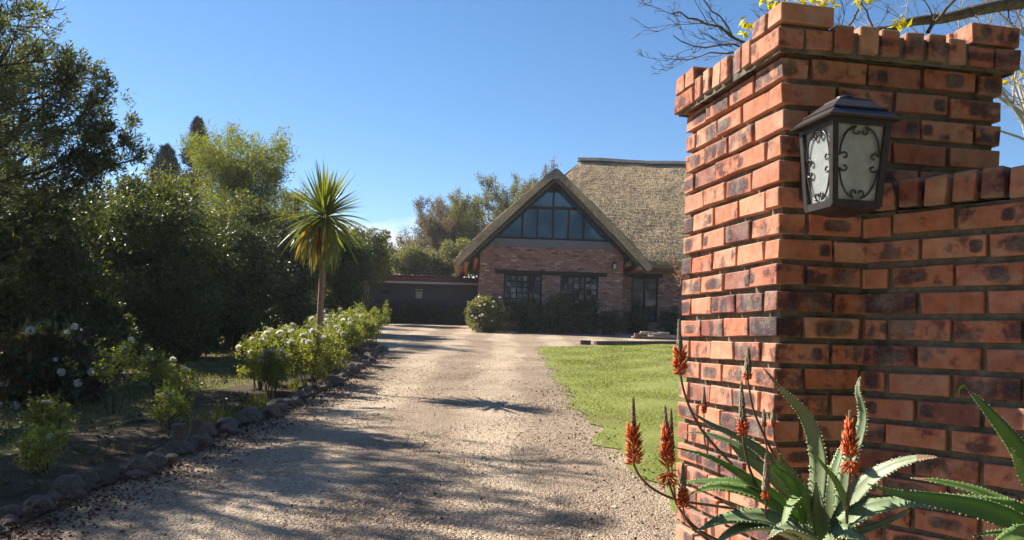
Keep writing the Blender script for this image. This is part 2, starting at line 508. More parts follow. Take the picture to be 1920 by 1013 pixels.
M['bluepetal'] = leafmat('pale blue petals', [(0, (.52, .56, .64)), (1, (.74, .76, .80))], .2, (1.0, 1.0, 1.1), .6, .2)
M['floret'] = leafmat('orange aloe florets', [(0, (.52, .075, .018)), (.6, (.66, .12, .022)), (1, (.72, .22, .05))], .18, (1.3, .8, .5), .45, .4)
M['bud'] = leafmat('grey green aloe buds', [(0, (.20, .19, .13)), (.6, (.32, .27, .19)), (1, (.36, .20, .12))], .05, (1, 1, 1), .6, .3)
M['stalk'] = plain('aloe flower stalk', (.14, .085, .055), .6, .35, 40, .3, .4, .003)

M['rose'] = leafmat('rose leaves', [(0, (.11, .14, .03)), (.5, (.19, .22, .05)), (1, (.28, .29, .08))], .5, (1.7, 1.6, .6), .45, .45)
M['laurel'] = leafmat('dark laurel leaves', [(0, (.030, .046, .018)), (.6, (.058, .080, .024)), (.9, (.11, .125, .036)), (1, (.18, .18, .06))], .28, (1.9, 1.8, .6), .42, .35)
M['olive'] = leafmat('olive green leaves', [(0, (.045, .058, .018)), (.55, (.085, .10, .028)), (1, (.17, .17, .055))], .42, (1.8, 1.7, .6), .45, .35)
M['bamboo'] = leafmat('bamboo leaves', [(0, (.09, .115, .018)), (.5, (.16, .18, .026)), (1, (.24, .235, .05))], .45, (1.5, 1.5, .5), .5, .35)
M['feather'] = leafmat('narrow grey green leaves', [(0, (.05, .065, .03)), (.5, (.095, .11, .048)), (1, (.18, .18, .075))], .42, (1.7, 1.7, .7), .45, .45)
M['conifer'] = leafmat('brown cypress scales', [(0, (.035, .032, .02)), (1, (.085, .065, .038))], .1, (1.2, 1.1, .8), .8, .2)
M['pine'] = leafmat('dark pine needles', [(0, (.022, .034, .018)), (1, (.05, .065, .03))], .1, (1.2, 1.2, .8), .7, .25)
M['autumn'] = leafmat('brown and green leaves', [(0, (.15, .11, .07)), (.5, (.22, .165, .095)), (1, (.25, .21, .11))], .3, (1.3, 1.2, .8), .7, .2)
M['palegreen'] = leafmat('grey green leaves', [(0, (.11, .115, .05)), (.5, (.19, .19, .07)), (1, (.28, .265, .11))], .38, (1.4, 1.4, .7), .5, .35)
M['hydrangea'] = leafmat('hydrangea leaves', [(0, (.025, .045, .018)), (.6, (.05, .075, .025)), (.8, (.09, .05, .03)), (1, (.16, .06, .03))], .3, (1.6, 1.5, .6), .4, .45)
M['yellow'] = leafmat('yellow autumn leaves', [(0, (.50, .40, .02)), (1, (.72, .62, .06))], .5, (1.2, 1.2, .6), .5, .3)
M['pinkleaf'] = leafmat('pinkish red leaves', [(0, (.16, .06, .05)), (.5, (.28, .14, .10)), (1, (.42, .34, .26))], .35, (1.3, 1.0, .8), .5, .3)
M['litter'] = leafmat('fallen leaves', [(0, (.04, .025, .018)), (.4, (.085, .05, .034)), (.7, (.13, .058, .042)), (.9, (.22, .15, .10)), (1, (.36, .30, .23))], .1, (1.2, 1, .8), .8, .2)
M['grass'] = leafmat('grass blades', [(0, (.13, .155, .034)), (.45, (.20, .235, .046)), (.78, (.28, .30, .075)), (1, (.43, .38, .17))], .35, (1.3, 1.3, .5), .6, .25)
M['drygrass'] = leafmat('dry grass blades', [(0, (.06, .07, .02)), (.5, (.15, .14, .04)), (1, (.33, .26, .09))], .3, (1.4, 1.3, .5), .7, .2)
M['palmleaf'] = leafmat('cordyline leaves', [(0, (.07, .105, .02)), (.5, (.13, .165, .035)), (1, (.24, .235, .07))], .42, (1.7, 1.6, .55), .35, .5)
M['palmdead'] = leafmat('yellow hanging leaves', [(0, (.42, .26, .05)), (1, (.58, .42, .12))], .35, (1.3, 1.1, .5), .5, .3)

def make_aloe(name, c1, c2, c3, tcol, tf):
    m, nt, out = newmat(name)
    co = wpos(nt)
    n1 = noise(nt, 9, 5, .6, co)
    oi = N(nt, 'ShaderNodeObjectInfo')
    col = ramp(nt, n1, [(.3, c1), (.55, c2), (.75, c3)])
    col = mixc(nt, 1.0, col, ramp(nt, oi.outputs['Random'], [(0, (.72, .85, .60)), (1, (1.12, 1.06, 1.1))]), 'MULTIPLY')
    # dust, scratches and small brown scars
    sc_ = N(nt, 'ShaderNodeMapRange', {'Value': noise(nt, 42, 5, .75, co), 'From Min': .66, 'From Max': .72}).outputs[0]
    col = mixc(nt, math2(nt, 'MULTIPLY', sc_, .75), col, (.22, .15, .08))
    col = mixc(nt, math2(nt, 'MULTIPLY', noise(nt, 16, 5, .7, co), .25), col, (.42, .40, .32))
    p = pbsdf(nt, None, col, .48, .4, bump(nt, noise(nt, 60, 3, .6, co), .2, .003))
    tr = N(nt, 'ShaderNodeBsdfTranslucent', {'Color': c4(tcol)})
    mx_ = N(nt, 'ShaderNodeMixShader', {'Fac': tf})
    nt.links.new(p.outputs[0], mx_.inputs[1]); nt.links.new(tr.outputs[0], mx_.inputs[2])
    nt.links.new(mx_.outputs[0], out.inputs['Surface'])
    return m
M['aloe'] = make_aloe('grey green aloe leaf', (.15, .21, .085), (.25, .32, .17), (.36, .42, .28), (.22, .38, .04), .16)
M['greenaloe'] = make_aloe('bright green aloe leaf', (.10, .19, .03), (.15, .27, .05), (.22, .34, .09), (.25, .46, .03), .28)
M['tooth'] = plain('pale aloe teeth', (.50, .50, .30), .5, .4, 30, .1, .1, .001)

def make_lampglass():
    m, nt, out = newmat('seeded frosted lamp glass')
    co = obco(nt)
    n1 = noise(nt, 30, 5, .7, co)
    nrm = bump(nt, n1, .25, .004)
    d = N(nt, 'ShaderNodeBsdfDiffuse', {'Color': (.70, .72, .71, 1), 'Normal': nrm})
    t = N(nt, 'ShaderNodeBsdfTranslucent', {'Color': (.45, .48, .48, 1), 'Normal': nrm})
    tr = N(nt, 'ShaderNodeBsdfTransparent', {'Color': (.9, .92, .92, 1)})
    gl = N(nt, 'ShaderNodeBsdfGlossy', {'Color': (.9, .9, .9, 1), 'Roughness': .12, 'Normal': nrm})
    a = N(nt, 'ShaderNodeMixShader', {'Fac': .25}); nt.links.new(d.outputs[0], a.inputs[1]); nt.links.new(t.outputs[0], a.inputs[2])
    b = N(nt, 'ShaderNodeMixShader', {'Fac': math2(nt, 'ADD', .5, math2(nt, 'MULTIPLY', math2(nt, 'SUBTRACT', n1, .5), .5))})
    nt.links.new(a.outputs[0], b.inputs[1]); nt.links.new(tr.outputs[0], b.inputs[2])
    c = N(nt, 'ShaderNodeMixShader', {'Fac': .15}); nt.links.new(b.outputs[0], c.inputs[1]); nt.links.new(gl.outputs[0], c.inputs[2])
    nt.links.new(c.outputs[0], out.inputs['Surface'])
    return m
M['lampglass'] = make_lampglass()
M['bulb'] = plain('opal lamp bulb', (.86, .86, .84), .3, .5, 5, .02, .0, .001)

def make_glass(name, tint, rough=.03, see=.5, gloss=.14):
    m, nt, out = newmat(name)
    tr = N(nt, 'ShaderNodeBsdfTransparent', {'Color': (.75, .8, .82, 1)})
    p = pbsdf(nt, None, tint, rough, .6)
    gl = N(nt, 'ShaderNodeBsdfGlossy', {'Color': (.85, .92, 1, 1), 'Roughness': rough})
    b = N(nt, 'ShaderNodeMixShader', {'Fac': see}); nt.links.new(p.outputs[0], b.inputs[1]); nt.links.new(tr.outputs[0], b.inputs[2])
    c = N(nt, 'ShaderNodeMixShader', {'Fac': gloss}); nt.links.new(b.outputs[0], c.inputs[1]); nt.links.new(gl.outputs[0], c.inputs[2])
    nt.links.new(c.outputs[0], out.inputs['Surface'])
    return m
M['glass'] = make_glass('window glass', (.012, .016, .02), .03, .82, .03)
M['gableglass'] = make_glass('blue tinted glass', (.030, .088, .165), .06, .03, .04)
M['darkglass'] = make_glass('dark window glass', (.008, .010, .013), .04, .05, .015)
M['dullwhite'] = plain('dull vent paint', (.36, .37, .37), .7, .2, 10, .1, .1, .002)
M['verge'] = plain('shade darkened reed ends', (.15, .115, .08), .95, .1, 40, .4, .8, .01)  # cut ends' own grey, darkened to put the verge's shade into the colour

def make_housebrick():
    m, nt, out = newmat('house facebrick')
    co = obco(nt)
    s = N(nt, 'ShaderNodeSeparateXYZ', {0: co})
    v = N(nt, 'ShaderNodeCombineXYZ', {0: math2(nt, 'ADD', s.outputs[0], s.outputs[1]), 1: s.outputs[2], 2: 0.0}).outputs[0]
    jit = N(nt, 'ShaderNodeTexNoise', {'Vector': v, 'Scale': 3.0, 'Detail': 2.0})
    vv = N(nt, 'ShaderNodeVectorMath', {0: v, 1: N(nt, 'ShaderNodeVectorMath', {0: jit.outputs['Color'], 'Scale': .02}, operation='SCALE').outputs[0]}, operation='ADD').outputs[0]
    b = N(nt, 'ShaderNodeTexBrick', {'Vector': vv, 'Color1': (0, 0, 0, 1), 'Color2': (1, 1, 1, 1), 'Mortar': (.5, .5, .5, 1), 'Scale': 1.0,
                                     'Mortar Size': .010, 'Mortar Smooth': .2, 'Bias': 0.0, 'Brick Width': .232, 'Row Height': .085})
    body = ramp(nt, b.outputs['Color'], [(.0, (.19, .095, .08)), (.25, (.44, .215, .15)), (.5, (.33, .16, .125)), (.72, (.52, .29, .21)), (.88, (.25, .13, .115)), (1, (.60, .43, .35))])
    body = mixc(nt, .6, body, mixc(nt, 1.0, body, ramp(nt, noise(nt, 16, 4, .7, v), [(.3, (.4, .38, .4)), (.65, (1.35, 1.3, 1.25))]), 'MULTIPLY'))
    col = mixc(nt, b.outputs['Fac'], body, (.17, .135, .11))
    h = math2(nt, 'SUBTRACT', math2(nt, 'MULTIPLY', noise(nt, 40, 3, .6, v), .4), b.outputs['Fac'])
    pbsdf(nt, out, col, .9, .2, bump(nt, h, .8, .012))
    return m
M['housebrick'] = make_housebrick()

def make_thatch():
    m, nt, out = newmat('weathered thatch')
    co = obco(nt)
    ge = N(nt, 'ShaderNodeNewGeometry')
    mp_ = N(nt, 'ShaderNodeMapping', {'Vector': co, 'Scale': (1.0, .35, .35)})
    n1 = noise(nt, 34, 5, .7, mp_.outputs[0])
    n2 = noise(nt, 2.2, 4, .6, co)
    col = ramp(nt, n1, [(.25, (.24, .18, .115)), (.5, (.47, .365, .235)), (.75, (.62, .49, .335))])
    col = mixc(nt, 1.0, col, ramp(nt, n2, [(.3, (.74, .75, .74)), (.7, (1.15, 1.1, 1.0))]), 'MULTIPLY')
    col = mixc(nt, .5, col, mixc(nt, 1.0, col, ramp(nt, ge.outputs['Random Per Island'], [(0, (.70, .68, .66)), (1, (1.28, 1.22, 1.12))]), 'MULTIPLY'))
    pbsdf(nt, out, col, .95, .1, bump(nt, n1, .9, .03))
    return m
M['thatch'] = make_thatch()

# ------------------------------------------------------------------ the ground
def sheet(name, ys, xl, xr, nx, zoff, mat, kind='structure', zn=0.0):
    ys = np.asarray(ys, float); t = np.linspace(0, 1, nx)
    L = np.array([xl(y) for y in ys]); Rr = np.array([xr(y) for y in ys])
    X = L[:, None] + (Rr - L)[:, None] * t[None, :]
    Y = np.repeat(ys[:, None], nx, 1)
    Z = gz(Y) + zoff
    if zn:
        Z = Z + zn * (np.sin(X * 1.7 + Y * .9) * np.sin(Y * 1.3 - X * .6) + .5 * np.sin(X * 4.1 - Y * 2.7))
    V = np.stack([X, Y, Z], -1).reshape(-1, 3)
    ny = len(ys); i = np.arange(ny - 1)[:, None] * nx + np.arange(nx - 1)[None, :]
    F = np.stack([i, i + 1, i + 1 + nx, i + nx], -1).reshape(-1, 4)
    o = put(name, np_mesh(name, V, F, mat, True))
    tag(o, kind=kind)
    return o

def wob(y, a=.06, s=0.0):
    return a * (math.sin(y * 1.9 + s) + .6 * math.sin(y * 4.7 + 1.3 + s) + .4 * math.sin(y * 9.1 + 2 * s))

def XL(y):
    b = np.interp(y, [-6, 5, 9, 14, 18, 21.5, 23.5, 26, 29, 40], [-2.95, -2.85, -2.68, -2.62, -2.85, -3.1, -3.4, -5.2, -7.2, -7.6])
    return float(b) + wob(y, .03)
def XR(y):
    if y > 24.3:
        e = .6 + (y - 24.3) / .85
        return float(min(e, 14)) if y < 33 else 14.0
    b = np.interp(y, [-6, 3, 5, 6.5, 9.5, 14, 20, 24.3], [1.9, 1.5, 1.25, 1.02, .82, .72, .66, .6])
    return float(b) + wob(y, .04, 1.0)

yy = np.concatenate([np.linspace(-60, -6, 12), np.linspace(-5, 45, 101), np.geomspace(47, 900, 24)])
sheet('ground', yy, lambda y: -500 if y > 46 or y < -6 else -60, lambda y: 500 if y > 46 or y < -6 else 60, 40, -.02, M['field'])
sheet('driveway', np.linspace(-6, 41, 189), lambda y: XL(y) - .12, lambda y: XR(y) + (.9 if y < 24.3 else .15), 20, .0, M['gravel'], zn=.012)
sheet('lawn', np.linspace(-2, 29.5, 120), lambda y: max(XR(y) + .10 + wob(y * 2.3, .08, 4), .6), lambda y: 16, 110, .010, M['lawn'], zn=.012)
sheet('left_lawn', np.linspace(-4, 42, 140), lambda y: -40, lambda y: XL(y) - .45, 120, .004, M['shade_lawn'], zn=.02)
sheet('flower_bed', np.linspace(-4, 22.5, 110), lambda y: XL(y) - 1.25 + wob(y, .12, 2), lambda y: XL(y) - .02, 8, .028, M['soil'], zn=.015)

def blades(name, X, Y, h, w, mat, lean=.5):
    n = len(X); Z = gz(Y) + .006
    a = rng.random(n) * 2 * np.pi
    s = np.stack([np.cos(a), np.sin(a), 0 * a], 1) * (w / 2)[:, None]
    base = np.stack([X, Y, Z], 1)
    tip = base + np.stack([rng.normal(0, lean, n) * h, rng.normal(0, lean, n) * h, h], 1)
    V = np.stack([base - s, base + s, tip], 1).reshape(-1, 3)
    return put(name, np_mesh(name, V, np.arange(3 * n).reshape(n, 3), mat))

# right-hand lawn
n = 150000
Y = 4 + (27.5 - 4) * rng.random(n) ** 1.25
xr = np.interp(Y, np.linspace(3, 24.2, 120), [XR(y) for y in np.linspace(3, 24.2, 120)])
xr = np.where(Y > 24.2, .6 + (Y - 24.2) / .85, xr)
X = xr + (.02 + Y * .34) * rng.random(n) + rng.normal(0, .05, n) - .04
thin = rng.random(n) < np.clip((X - xr + .15) / .7, .06, 1) ** 1.0 * (.35 + .65 * (np.sin(X * 1.3 + Y * .7 + np.sin(Y * 1.9)) * np.sin(X * 2.9 - Y * 1.1) * .5 + .5) ** .7)
X, Y = X[thin], Y[thin]; n = len(X)
o = blades('grass', X, Y, rng.uniform(.012, .034, n) * (1 + .02 * Y), .0045 * (.6 + Y / 9), M['grass'], .7)
tag(o, 'short sunlit mown grass on the lawn beside the drive', 'grass', kind='stuff')
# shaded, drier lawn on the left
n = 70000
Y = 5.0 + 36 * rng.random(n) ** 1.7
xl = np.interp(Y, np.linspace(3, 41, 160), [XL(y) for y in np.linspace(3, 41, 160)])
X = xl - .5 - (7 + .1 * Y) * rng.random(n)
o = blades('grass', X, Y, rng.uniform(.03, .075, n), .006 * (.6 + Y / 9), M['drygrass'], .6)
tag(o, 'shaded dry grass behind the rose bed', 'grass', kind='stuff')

# loose gravel stones near the camera
def pebbles(name, X, Y, r, mat):
    n = len(X)
    B = np.array([[1, 0, 0], [0, 1, 0], [-1, 0, 0], [0, -1, 0], [0, 0, 1], [0, 0, -.6]], float)
    Fb = np.array([[0, 1, 4], [1, 2, 4], [2, 3, 4], [3, 0, 4], [1, 0, 5], [2, 1, 5], [3, 2, 5], [0, 3, 5]])
    V = B[None] * (1 + rng.normal(0, .22, (n, 6, 3)))
    V = V * np.stack([r, r * rng.uniform(.6, 1, n), r * rng.uniform(.4, .8, n)], 1)[:, None, :]
    a = rng.random(n) * 6.28; ca, sa = np.cos(a)[:, None], np.sin(a)[:, None]
    x = V[..., 0] * ca - V[..., 1] * sa; y = V[..., 0] * sa + V[..., 1] * ca
    tz = rng.normal(0, .4, (n, 1))
    z = V[..., 2] + x * tz
    V = np.stack([x + X[:, None], y + Y[:, None], z + gz(Y)[:, None] + .25 * r[:, None]], -1).reshape(-1, 3)
    F = (np.arange(n)[:, None, None] * 6 + Fb[None]).reshape(-1, 3)
    return put(name, np_mesh(name, V, F, mat))
n = 105000
Y = 4.4 + 17 * rng.random(n) ** 2.0
tx = np.linspace(3, 24, 120)
xl = np.interp(Y, tx, [XL(y) for y in tx]); xr = np.interp(Y, tx, [XR(y) for y in tx])
X = xl - .25 + (xr + .45 - xl) * rng.random(n)
keep = rng.random(n) < .35 + .65 * np.sin((X + 1.75 + .25 * np.sin(Y * .7)) * 2.02) ** 2
X, Y = X[keep], Y[keep]
r = np.exp(rng.normal(math.log(.0068), .36, len(X)))
o = pebbles('gravel', X, Y, r, M['pebble'])
tag(o, 'loose pale gravel stones covering the drive', 'gravel', kind='stuff')
# leaf litter drifted along the edging stones and on the drive's verges
n = 4600
Y = 4.6 + 15 * rng.random(n) ** 1.5
xl = np.interp(Y, tx, [XL(y) for y in tx])
X = xl + np.abs(rng.normal(0, .28, n)) - .12
n2 = 420
Y2 = 4.6 + 9 * rng.random(n2); X2 = np.interp(Y2, tx, [XR(y) for y in tx]) + rng.normal(-.05, .25, n2)
n3 = 160
Y3 = 4.6 + 12 * rng.random(n3); X3 = rng.uniform(-2.5, .9, n3)
X = np.concatenate([X, X2, X3]); Y = np.concatenate([Y, Y2, Y3]); n = len(X)
P = np.stack([X, Y, gz(Y) + rng.uniform(.008, .035, n)], 1)
D = unit(np.stack([rng.normal(size=n), rng.normal(size=n), rng.normal(0, .35, n)], 1))
o = leaves('fallen_leaves', P, D, rng.uniform(.015, .045, n), rng.uniform(.01, .024, n), M['litter'], fold=.4)
tag(o, 'dark red and brown fallen leaves drifted along the drive edge', 'leaves', kind='stuff')
# ------------------------------------------------------------------ gate pillar, wing wall, lantern
PH = R(11.0)
PC = Vector((0.994, 3.30, 0.0))
PM = Matrix.Translation(PC) @ Matrix.Rotation(PH, 4, 'Z')      # local x along the front, y along the lit side
def brick_mesh(name, lx, ly, lz, k, jit=.0022, bev=.0035):
    rn = random.Random(100 + k)
    bm = bmesh.new(); bmesh.ops.create_cube(bm, size=1.0)
    for v in bm.verts:
        v.co = Vector((v.co.x * lx + rn.gauss(0, jit), v.co.y * ly + rn.gauss(0, jit), v.co.z * lz + rn.gauss(0, jit * .8)))
    bmesh.ops.bevel(bm, geom=bm.edges[:], offset=bev * rn.uniform(.7, 1.5), segments=1, affect='EDGES', profile=.6)
    me = bpy.data.meshes.new(name); bm.to_mesh(me); bm.free()
    me.materials.append(M['brick'])
    return me
BL, BW, BH = .222, .106, .0752
STRETCH = [brick_mesh('brick', BL, BW, BH, k) for k in range(7)]
SHORT = [brick_mesh('brick', .106, .106, BH, 20 + k) for k in range(4)]
EDGEB = [brick_mesh('brick', BL, BH, BW, 30 + k) for k in range(5)]   # laid on edge, long side into the wall
HALF = [brick_mesh('brick', .155, BW, BH, 40 + k) for k in range(3)]

brickrnd = random.Random(3)
def lay(parent, meshes, Mw, x, y, z, rz=0.0, jit=.0022, name='brick'):
    rn = brickrnd
    T = Mw @ Matrix.Translation((x + rn.gauss(0, jit), y + rn.gauss(0, jit), z + rn.gauss(0, jit * .7))) @ Matrix.Rotation(rz + rn.gauss(0, .006), 4, 'Z') @ Matrix.Rotation(rn.gauss(0, .006), 4, 'Y')
    return put(name, rn.choice(meshes), parent, T)

def rough_block(x0, x1, y0, y1, z0, z1, step, amp, Mw, seed):
    """A block with an uneven, crumbly surface (raked mortar behind the bricks)."""
    bm = bmesh.new()
    def face(o, a, b, na, nb):
        g_ = [[bm.verts.new(o + a * (i / na) + b * (j / nb)) for j in range(nb + 1)] for i in range(na + 1)]
        for i in range(na):
            for j in range(nb):
                bm.faces.new((g_[i][j], g_[i + 1][j], g_[i + 1][j + 1], g_[i][j + 1]))
    X, Y, Z = x1 - x0, y1 - y0, z1 - z0
    cx, cy, cz = max(1, int(X / step)), max(1, int(Y / step)), max(1, int(Z / step))
    vx, vy, vz = Vector((X, 0, 0)), Vector((0, Y, 0)), Vector((0, 0, Z))
    o = Vector((x0, y0, z0))
    face(o, vx, vz, cx, cz); face(o, vz, vy, cz, cy); face(o + vz, vx, vy, cx, cy)
    face(o + vx, vy, vz, cy, cz); face(o + vy, vz, vx, cz, cx)
    bmesh.ops.remove_doubles(bm, verts=bm.verts, dist=1e-4)
    bmesh.ops.recalc_face_normals(bm, faces=bm.faces)
    bm.normal_update()
    for v in bm.verts:
        nn = mnoise.noise(v.co * 31 + Vector((seed, 0, 0))) + .6 * mnoise.noise(v.co * 83 + Vector((0, seed, 0)))
        v.co += v.normal * nn * amp
    me = bpy.data.meshes.new('mortar'); bm.to_mesh(me); bm.free()
    me.materials.append(M['mortar'])
    return me

S = .942
ZT = EYE + 1.0917                 # top of the highest plain course
CP = .0983
pillar = empty('gate_pillar', (PC.x, PC.y, g(PC.y)), PH)
tag(pillar, 'tall square facebrick gate pillar with stepped brick cap, lit on its left side', 'pillar')
put('mortar', rough_block(.027, S - .020, .022, S - .020, .1, ZT + .02, .016, .0038, PM, 3), pillar, PM)
ncourse = int((ZT - .1) / CP)
back = MB()
for k in range(1, ncourse + 1):
    zc = ZT - CP * (k - 1) - BH / 2
    low = k >= 9
    if k % 2:
        for j in range(4): lay(pillar, STRETCH, PM, BW / 2, j * .24 + BL / 2, zc, R(90))
        for j in range(3):
            if low and j > 1: continue
            lay(pillar, STRETCH, PM, .124 + j * .24 + BL / 2 - j * .003, BW / 2, zc)
        if not low: lay(pillar, STRETCH, PM, S - BW / 2 + .004, BL / 2, zc, R(90))
        back.box(S - BW, S, .24 if not low else 0, .94, zc - BH / 2, zc + BH / 2)
    else:
        for j in range(4):
            if low and j > 1: continue
            lay(pillar, STRETCH, PM, j * .24 + BL / 2, BW / 2, zc)
        for j in range(3): lay(pillar, STRETCH, PM, BW / 2, .124 + j * .24 + BL / 2 - j * .003, zc, R(90))
        lay(pillar, SHORT, PM, BW / 2, S - BW / 2 + .003, zc, R(90))
        back.box(S - BW, S, .124, .94, zc - BH / 2, zc + BH / 2)
    for j in range(3): back.box(.124 + j * .24, .124 + j * .24 + BL, S - BW, S - .002, zc - BH / 2, zc + BH / 2)
# the unseen back of the pillar, as far as a step to the side could show it
bo = back.build('brickwork', M['brick'], pillar, PM); tag(bo, kind='stuff')
# projecting cap course: bricks on edge between flat corner bricks, with raised corners
PJ = .045
z0 = ZT + .020
put('mortar', rough_block(-PJ + .015, S + PJ - .015, -PJ + .015, S + PJ - .015, ZT + .006, z0 + .085, .016, .004, PM, 8), pillar, PM)
zf = z0 + BH / 2
a0, a1 = -PJ, S + PJ
for (cx, cy, sx, sy) in ((a0, a0, 1, 1), (a0, a1, 1, -1), (a1, a0, -1, 1), (a1, a1, -1, -1)):
    # two flat bricks side by side form each corner, and a pair crosses on top
    lay(pillar, STRETCH, PM, cx + sx * BW / 2, cy + sy * BL / 2, zf, R(90))
    lay(pillar, STRETCH, PM, cx + sx * (BW * 1.5 + .012), cy + sy * BL / 2, zf, R(90))
    zt = zf + BH + .016
    lay(pillar, STRETCH, PM, cx + sx * BL / 2, cy + sy * BW / 2, zt, R(1))
    lay(pillar, STRETCH, PM, cx + sx * BL / 2, cy + sy * (BW * 1.5 + .012), zt, R(-1))
ze = z0 + BW / 2
for i in range(6):
    t = a0 + .272 + i * (a1 - a0 - .544) / 5
    lay(pillar, EDGEB, PM, t, a0 + BL / 2 + brickrnd.uniform(-.006, .006), ze + brickrnd.uniform(-.004, .004), R(90) + brickrnd.gauss(0, .02))
    lay(pillar, EDGEB, PM, a0 + BL / 2 + brickrnd.uniform(-.006, .006), t, ze + brickrnd.uniform(-.004, .004), brickrnd.gauss(0, .02))
    lay(pillar, EDGEB, PM, a1 - BL / 2, t, ze, 0)
    lay(pillar, EDGEB, PM, t, a1 - BL / 2, ze, R(90))

# wing wall, running from the pillar's front towards the camera
WD = Vector((.6, -.8, 0)).normalized()
W0 = PM @ Vector((.369, 0, 0)); W0.z = 0
wrz = math.atan2(WD.y, WD.x)
WM = Matrix.Translation(W0) @ Matrix.Rotation(wrz, 4, 'Z')      # local x along the wall, -y faces the drive
wing = empty('garden_wall', (W0.x, W0.y, g(W0.y)), wrz)
tag(wing, 'low shaded facebrick wall with on-edge coping, running from the pillar behind the aloes', 'wall')
ZC = ZT - CP * 6                  # top of the wall's highest plain course
LW = 1.75
put('mortar', rough_block(-.06, LW, .015, .215, .05, ZC + .016, .018, .004, WM, 21), wing, WM)
nw = int((ZC - .1) / CP)
wb = MB()
for k in range(nw):
    zc = ZC - CP * k - BH / 2
    off = -.02 if k % 2 else .108
    if not k % 2:
        lay(wing, HALF, WM, .108 - .018 - .078, BW / 2, zc)
    x = off
    while x < LW - .1:
        lay(wing, STRETCH, WM, x + BL / 2, BW / 2 - .002, zc)
        wb.box(x, x + BL, .118, .222, zc - BH / 2, zc + BH / 2)
        x += .239
wo_ = wb.build('brickwork', M['brick'], wing, WM); tag(wo_, kind='stuff')
x = .03
while x < LW:
    lay(wing, EDGEB, WM, x + BH / 2, BL / 2 - .006 + brickrnd.uniform(-.004, .004), ZC + .021 + BW / 2 + brickrnd.uniform(-.005, .005), R(90) + brickrnd.gauss(0, .02))
    x += .0985

# lantern on the pillar's front
LM = PM @ Matrix.Translation((.135, -.205, EYE))                # centre of the lamp at eye level
lamp = empty('wall_lantern', LM.translation, PH)
tag(lamp, 'bronze four sided wall lantern with frosted panes and scroll ironwork on the pillar', 'lantern')
zb, zt_ = .500, .785
hb, ht = .084, .102
def lp(u, v, s):     # point on the tapered body: u, v in -1..1, s 0 bottom .. 1 top
    h = hb + (ht - hb) * s
    return (u * h, v * h, zb + (zt_ - zb) * s)
for (u, v) in ((-1, -1), (1, -1), (1, 1), (-1, 1)):
    MB().bar(lp(u, v, -.02), lp(u, v, 1.02), .022, .022, (1, 0, 0)).build('corner_post', M['metal'], lamp, LM)
for s_, w_ in ((0.0, .026), (1.0, .026)):
    m_ = MB(); cs = [(-1, -1), (1, -1), (1, 1), (-1, 1)]
    for i in range(4):
        m_.bar(lp(*cs[i], s_), lp(*cs[(i + 1) % 4], s_), .021, w_)
    m_.build('rail', M['metal'], lamp, LM)
def frustum(m, h0, z0_, h1, z1_):
    vs = [(-h0, -h0, z0_), (h0, -h0, z0_), (h0, h0, z0_), (-h0, h0, z0_), (-h1, -h1, z1_), (h1, -h1, z1_), (h1, h1, z1_), (-h1, h1, z1_)]
    m.add(vs, [(3, 2, 1, 0), (4, 5, 6, 7), (0, 1, 5, 4), (1, 2, 6, 5), (2, 3, 7, 6), (3, 0, 4, 7)])
m_ = MB()
frustum(m_, .136, zt_ + .006, .138, zt_ + .013); frustum(m_, .134, zt_ + .0135, .100, zt_ + .044)
frustum(m_, .104, zt_ + .0445, .104, zt_ + .050); frustum(m_, .099, zt_ + .0505, .060, zt_ + .084)
frustum(m_, .056, zt_ + .0845, .050, zt_ + .094)
m_.build('roof', M['metal'], lamp, LM)
MB().tube([(0, 0, zt_ + .093), (0, 0, zt_ + .100), (0, 0, zt_ + .108), (0, 0, zt_ + .112)], [.030, .036, .032, .012], 12).build('finial', M['metal'], lamp, LM, True)
m_ = MB(); frustum(m_, .07, zb - .022, .084, zb - .012); frustum(m_, .03, zb - .034, .06, zb - .0225)
m_.build('base', M['metal'], lamp, LM)
m_ = MB(); m_.tube([(0, .06, zb + .01), (0, .13, zb + .02), (0, .18, zb + .05), (0, .203, zb + .09)], .012, 8)
m_.tube([(0, .08, zt_ - .02), (0, .14, zt_ - .01), (0, .2, zt_ - .04)], .012, 8)
m_.box(-.055, .055, .19, .2045, zb + .06, zt_ + .03)
m_.build('bracket', M['metal'], lamp, LM)
bmb = bmesh.new(); bmesh.ops.create_icosphere(bmb, subdivisions=3, radius=.036, matrix=Matrix.Translation((-.035, -.045, zb + .17)))
me = bpy.data.meshes.new('bulb'); bmb.to_mesh(me); bmb.free(); me.materials.append(M['bulb']); me.polygons.foreach_set('use_smooth', [True] * len(me.polygons))
put('bulb', me, lamp, LM)
MB().tube([(-.035, -.045, zb), (-.035, -.045, zb + .145)], .014, 8).build('lamp_holder', M['white'], lamp, LM)
# panes and their scrolls
def scroll_path(side, inset):
    """C-scrolls that together outline an oval: s 0..1 up, u -1..1 across"""
    paths = []
    for su in (-1, 1):
        for sv in (-1, 1):
            pts = []
            a_, b_ = .80, .43
            for i in range(15):
                t = R(8 + 74 * i / 14)
                pts.append((su * a_ * math.cos(t) ** .8, .5 + sv * b_ * math.sin(t) ** .9))
            # curl inwards at both ends
            e = pts[0]; c = []
            for i in range(9):
                t = R(20 + 34 * i); r_ = .17 * (1 - i / 13)
                c.append((e[0] - su * (.19 - r_ * math.cos(t) * 1.0), e[1] + sv * (-.005 + .30 * r_ * math.sin(t) * 1.0 + .0)))
            f = pts[-1]; d_ = []
            for i in range(9):
                t = R(20 + 34 * i); r_ = .16 * (1 - i / 13)
                d_.append((f[0] + su * (-.02 + r_ * math.sin(t)), f[1] - sv * (.055 - .34 * r_ * math.cos(t))))
            paths.append(c[::-1] + pts + d_)
    return paths
